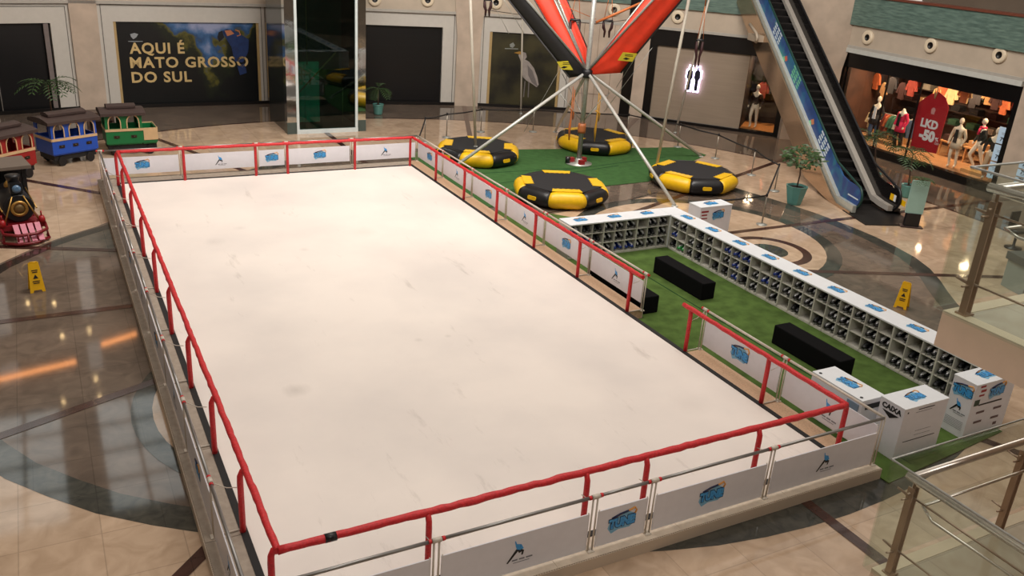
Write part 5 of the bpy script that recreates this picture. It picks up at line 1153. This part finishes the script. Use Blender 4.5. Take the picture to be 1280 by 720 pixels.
# right hand display (left of escalator)
b = MB(T5); b.box((4.55,.3,.12),(6.1,.36,.12)); 
struct(MB(T5).box((4.55,.35,0),(6.3,2.5,.12)).build('floor_display', mat('display_floor', (206,140,80), .4, var=.1)))
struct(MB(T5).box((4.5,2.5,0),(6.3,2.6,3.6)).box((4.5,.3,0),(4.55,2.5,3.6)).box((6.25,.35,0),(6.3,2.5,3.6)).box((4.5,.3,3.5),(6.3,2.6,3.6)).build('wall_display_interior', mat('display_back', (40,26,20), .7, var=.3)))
shoplight(T5, 5.4, 1.2, 3.4, 60, .3)
struct(MB(T5).box((4.6,.12,.12),(6.1,.13,3.42)).build('window_3', MATS['shop_glass']))
mannequin(T5, (5.05,.8,.12), -.3, 'mannequin in a short dark brown jacket, alone in the display left of the escalator', dkbr, None, None, .12)
for i in range(5): 
    o = inst('hanging_garment', GSH[(4,0,9,4,8)[i]], None, T5 @ Matrix.Translation((4.9+i*.26,1.8,2.9-(i%2)*.8)) @ Matrix.Rotation(.3*i, 4, 'Z')); tag(o, '%s garment hung in the display beside the lone mannequin, place %d' % (gname[(4,0,9,4,8)[i]], i+1), 'garment', 'garments in the small display')

# ================================================================ GLASS BALUSTRADES on the right
def landing(zs, name, lab, label2, posts, Lx=6, Ly=5):
    X0, Y0 = 6.38, 4.14
    sl_ = MB(); sl_.box((X0,Y0-Ly,zs-.32),(X0+Lx,Y0,zs-.03)); struct(sl_.build('wall_'+name, mat('cream_slab_edge', (240,214,190), .5, var=.05)))
    sf = MB(); sf.box((X0+.12,Y0-Ly,zs-.03),(X0+Lx,Y0-.12,zs-.004)); struct(sf.build('floor_'+name, stonemat('landing_floor_'+name, (204,190,168), (184,166,144), .08)))
    st = MB(); st.box((X0,Y0-.12,zs-.03),(X0+Lx,Y0,zs)); st.box((X0,Y0-Ly,zs-.03),(X0+.12,Y0-.12,zs)); struct(st.build('trim_'+name, mat('cream_kerb', (222,204,178), .4, var=.04)))
    t = thing('glass_balustrade', lab, 'balustrade', (X0,Y0,zs), 0); T = Matrix.Identity(4); gl = glassmat('balustrade_glass', (.93,.965,.945))
    h = 1.06
    b = MB(); b.box((-.1,.02,.03),(Lx,.035,h+.14)); b.build('glass_pane', gl, t); b = MB(); b.box((-.1,-Ly,.03),(-.085,.02,h+.14)); b.build('glass_pane', gl, t)
    b = MB(); b.tube([(-.1,.03,h+.15),(Lx,.03,h+.15)], .01, 5); b.tube([(-.092,.03,h+.15),(-.092,-Ly,h+.15)], .01, 5); b.build('glass_edge', M['steel'], t)
    b = MB(); b.tube([(.06,-.1,h),(Lx,-.1,h)], .035, 12); b.build('handrail', M['chrome'], t); b = MB(); b.tube([(.06,-.06,h+.005),(.06,-Ly,h+.005)], .037, 12); b.build('handrail', M['chrome'], t)
    b = MB(); b.tube([(.25,-.16,h-.32),(Lx,-.16,h-.32)], .014, 8); b.tube([(.25,-.16,h-.32),(.13,-.35,h-.32),(.13,-Ly,h-.32)], .014, 8); b.build('lower_rail', M['chrome'], t)
    for x, y in posts:
        b = MB()
        for s_ in (-.035, .03): b.box((x+s_,y-.03,0),(x+s_+.012,y+.03,h-.1))
        b.box((x-.05,y-.05,0),(x+.06,y+.05,.015)); b.tube([(x,y,h-.16),(x,y,h-.02)], .014, 6); b.tube([(x-.07,y,h-.16),(x+.07,y,h-.16)], .012, 6)
        for z in (.25, h-.22): b.tube([(x,y,z),(x,.03,z+.02)], .01, 5); b.tube([(x-.1,y+.02,z),(x,y,z)], .01, 5)
        b.build('post', mat('post_bronze', (176,150,130), .3, metal=.55), t)
    return t
landing(5.31, 'upper_landing', 'upper glass balustrade with steel handrail and twin-plate post, right edge of the picture', '', [(.1,-.12),(1.9,-.12),(.1,-1.9)])
landing(2.65, 'lower_landing', 'lower glass balustrade with steel handrail in the bottom right corner', '', [(.1,-.12),(1.7,-.12),(.1,-1.8)])
# grey kiosk seen through the upper glass
b = MB(Matrix.Translation((21.9,12.2,.004)) @ Matrix.Rotation(-.3, 4, 'Z')); b.mi = 0; b.box((0,0,.0),(1.7,.8,.75)); b.mi = 1; b.box((-.05,-.05,.75),(1.2,.85,.95)); tag(b.build('grey_kiosk', [mat('kiosk_grey', (150,156,150), .5), mat('kiosk_dark', (90,92,90), .5)]), 'blurred grey kiosk on the floor seen through the upper glass balustrade', 'kiosk')
t = thing('office_chair', 'dark stool behind the grey kiosk at the right edge', 'chair', (25.5,14.9,.004)); MB().lathe([(.25,0),(.25,.03),(.04,.05),(.04,.5)], n=14).build('pedestal', M['blackv'], t); MB().lathe([(.22,.5),(.24,.54),(.22,.6)], n=16).build('seat', M['blackv'], t); MB().box((-.2,.18,.65),(.2,.23,1.1)).build('backrest', M['blackv'], t)
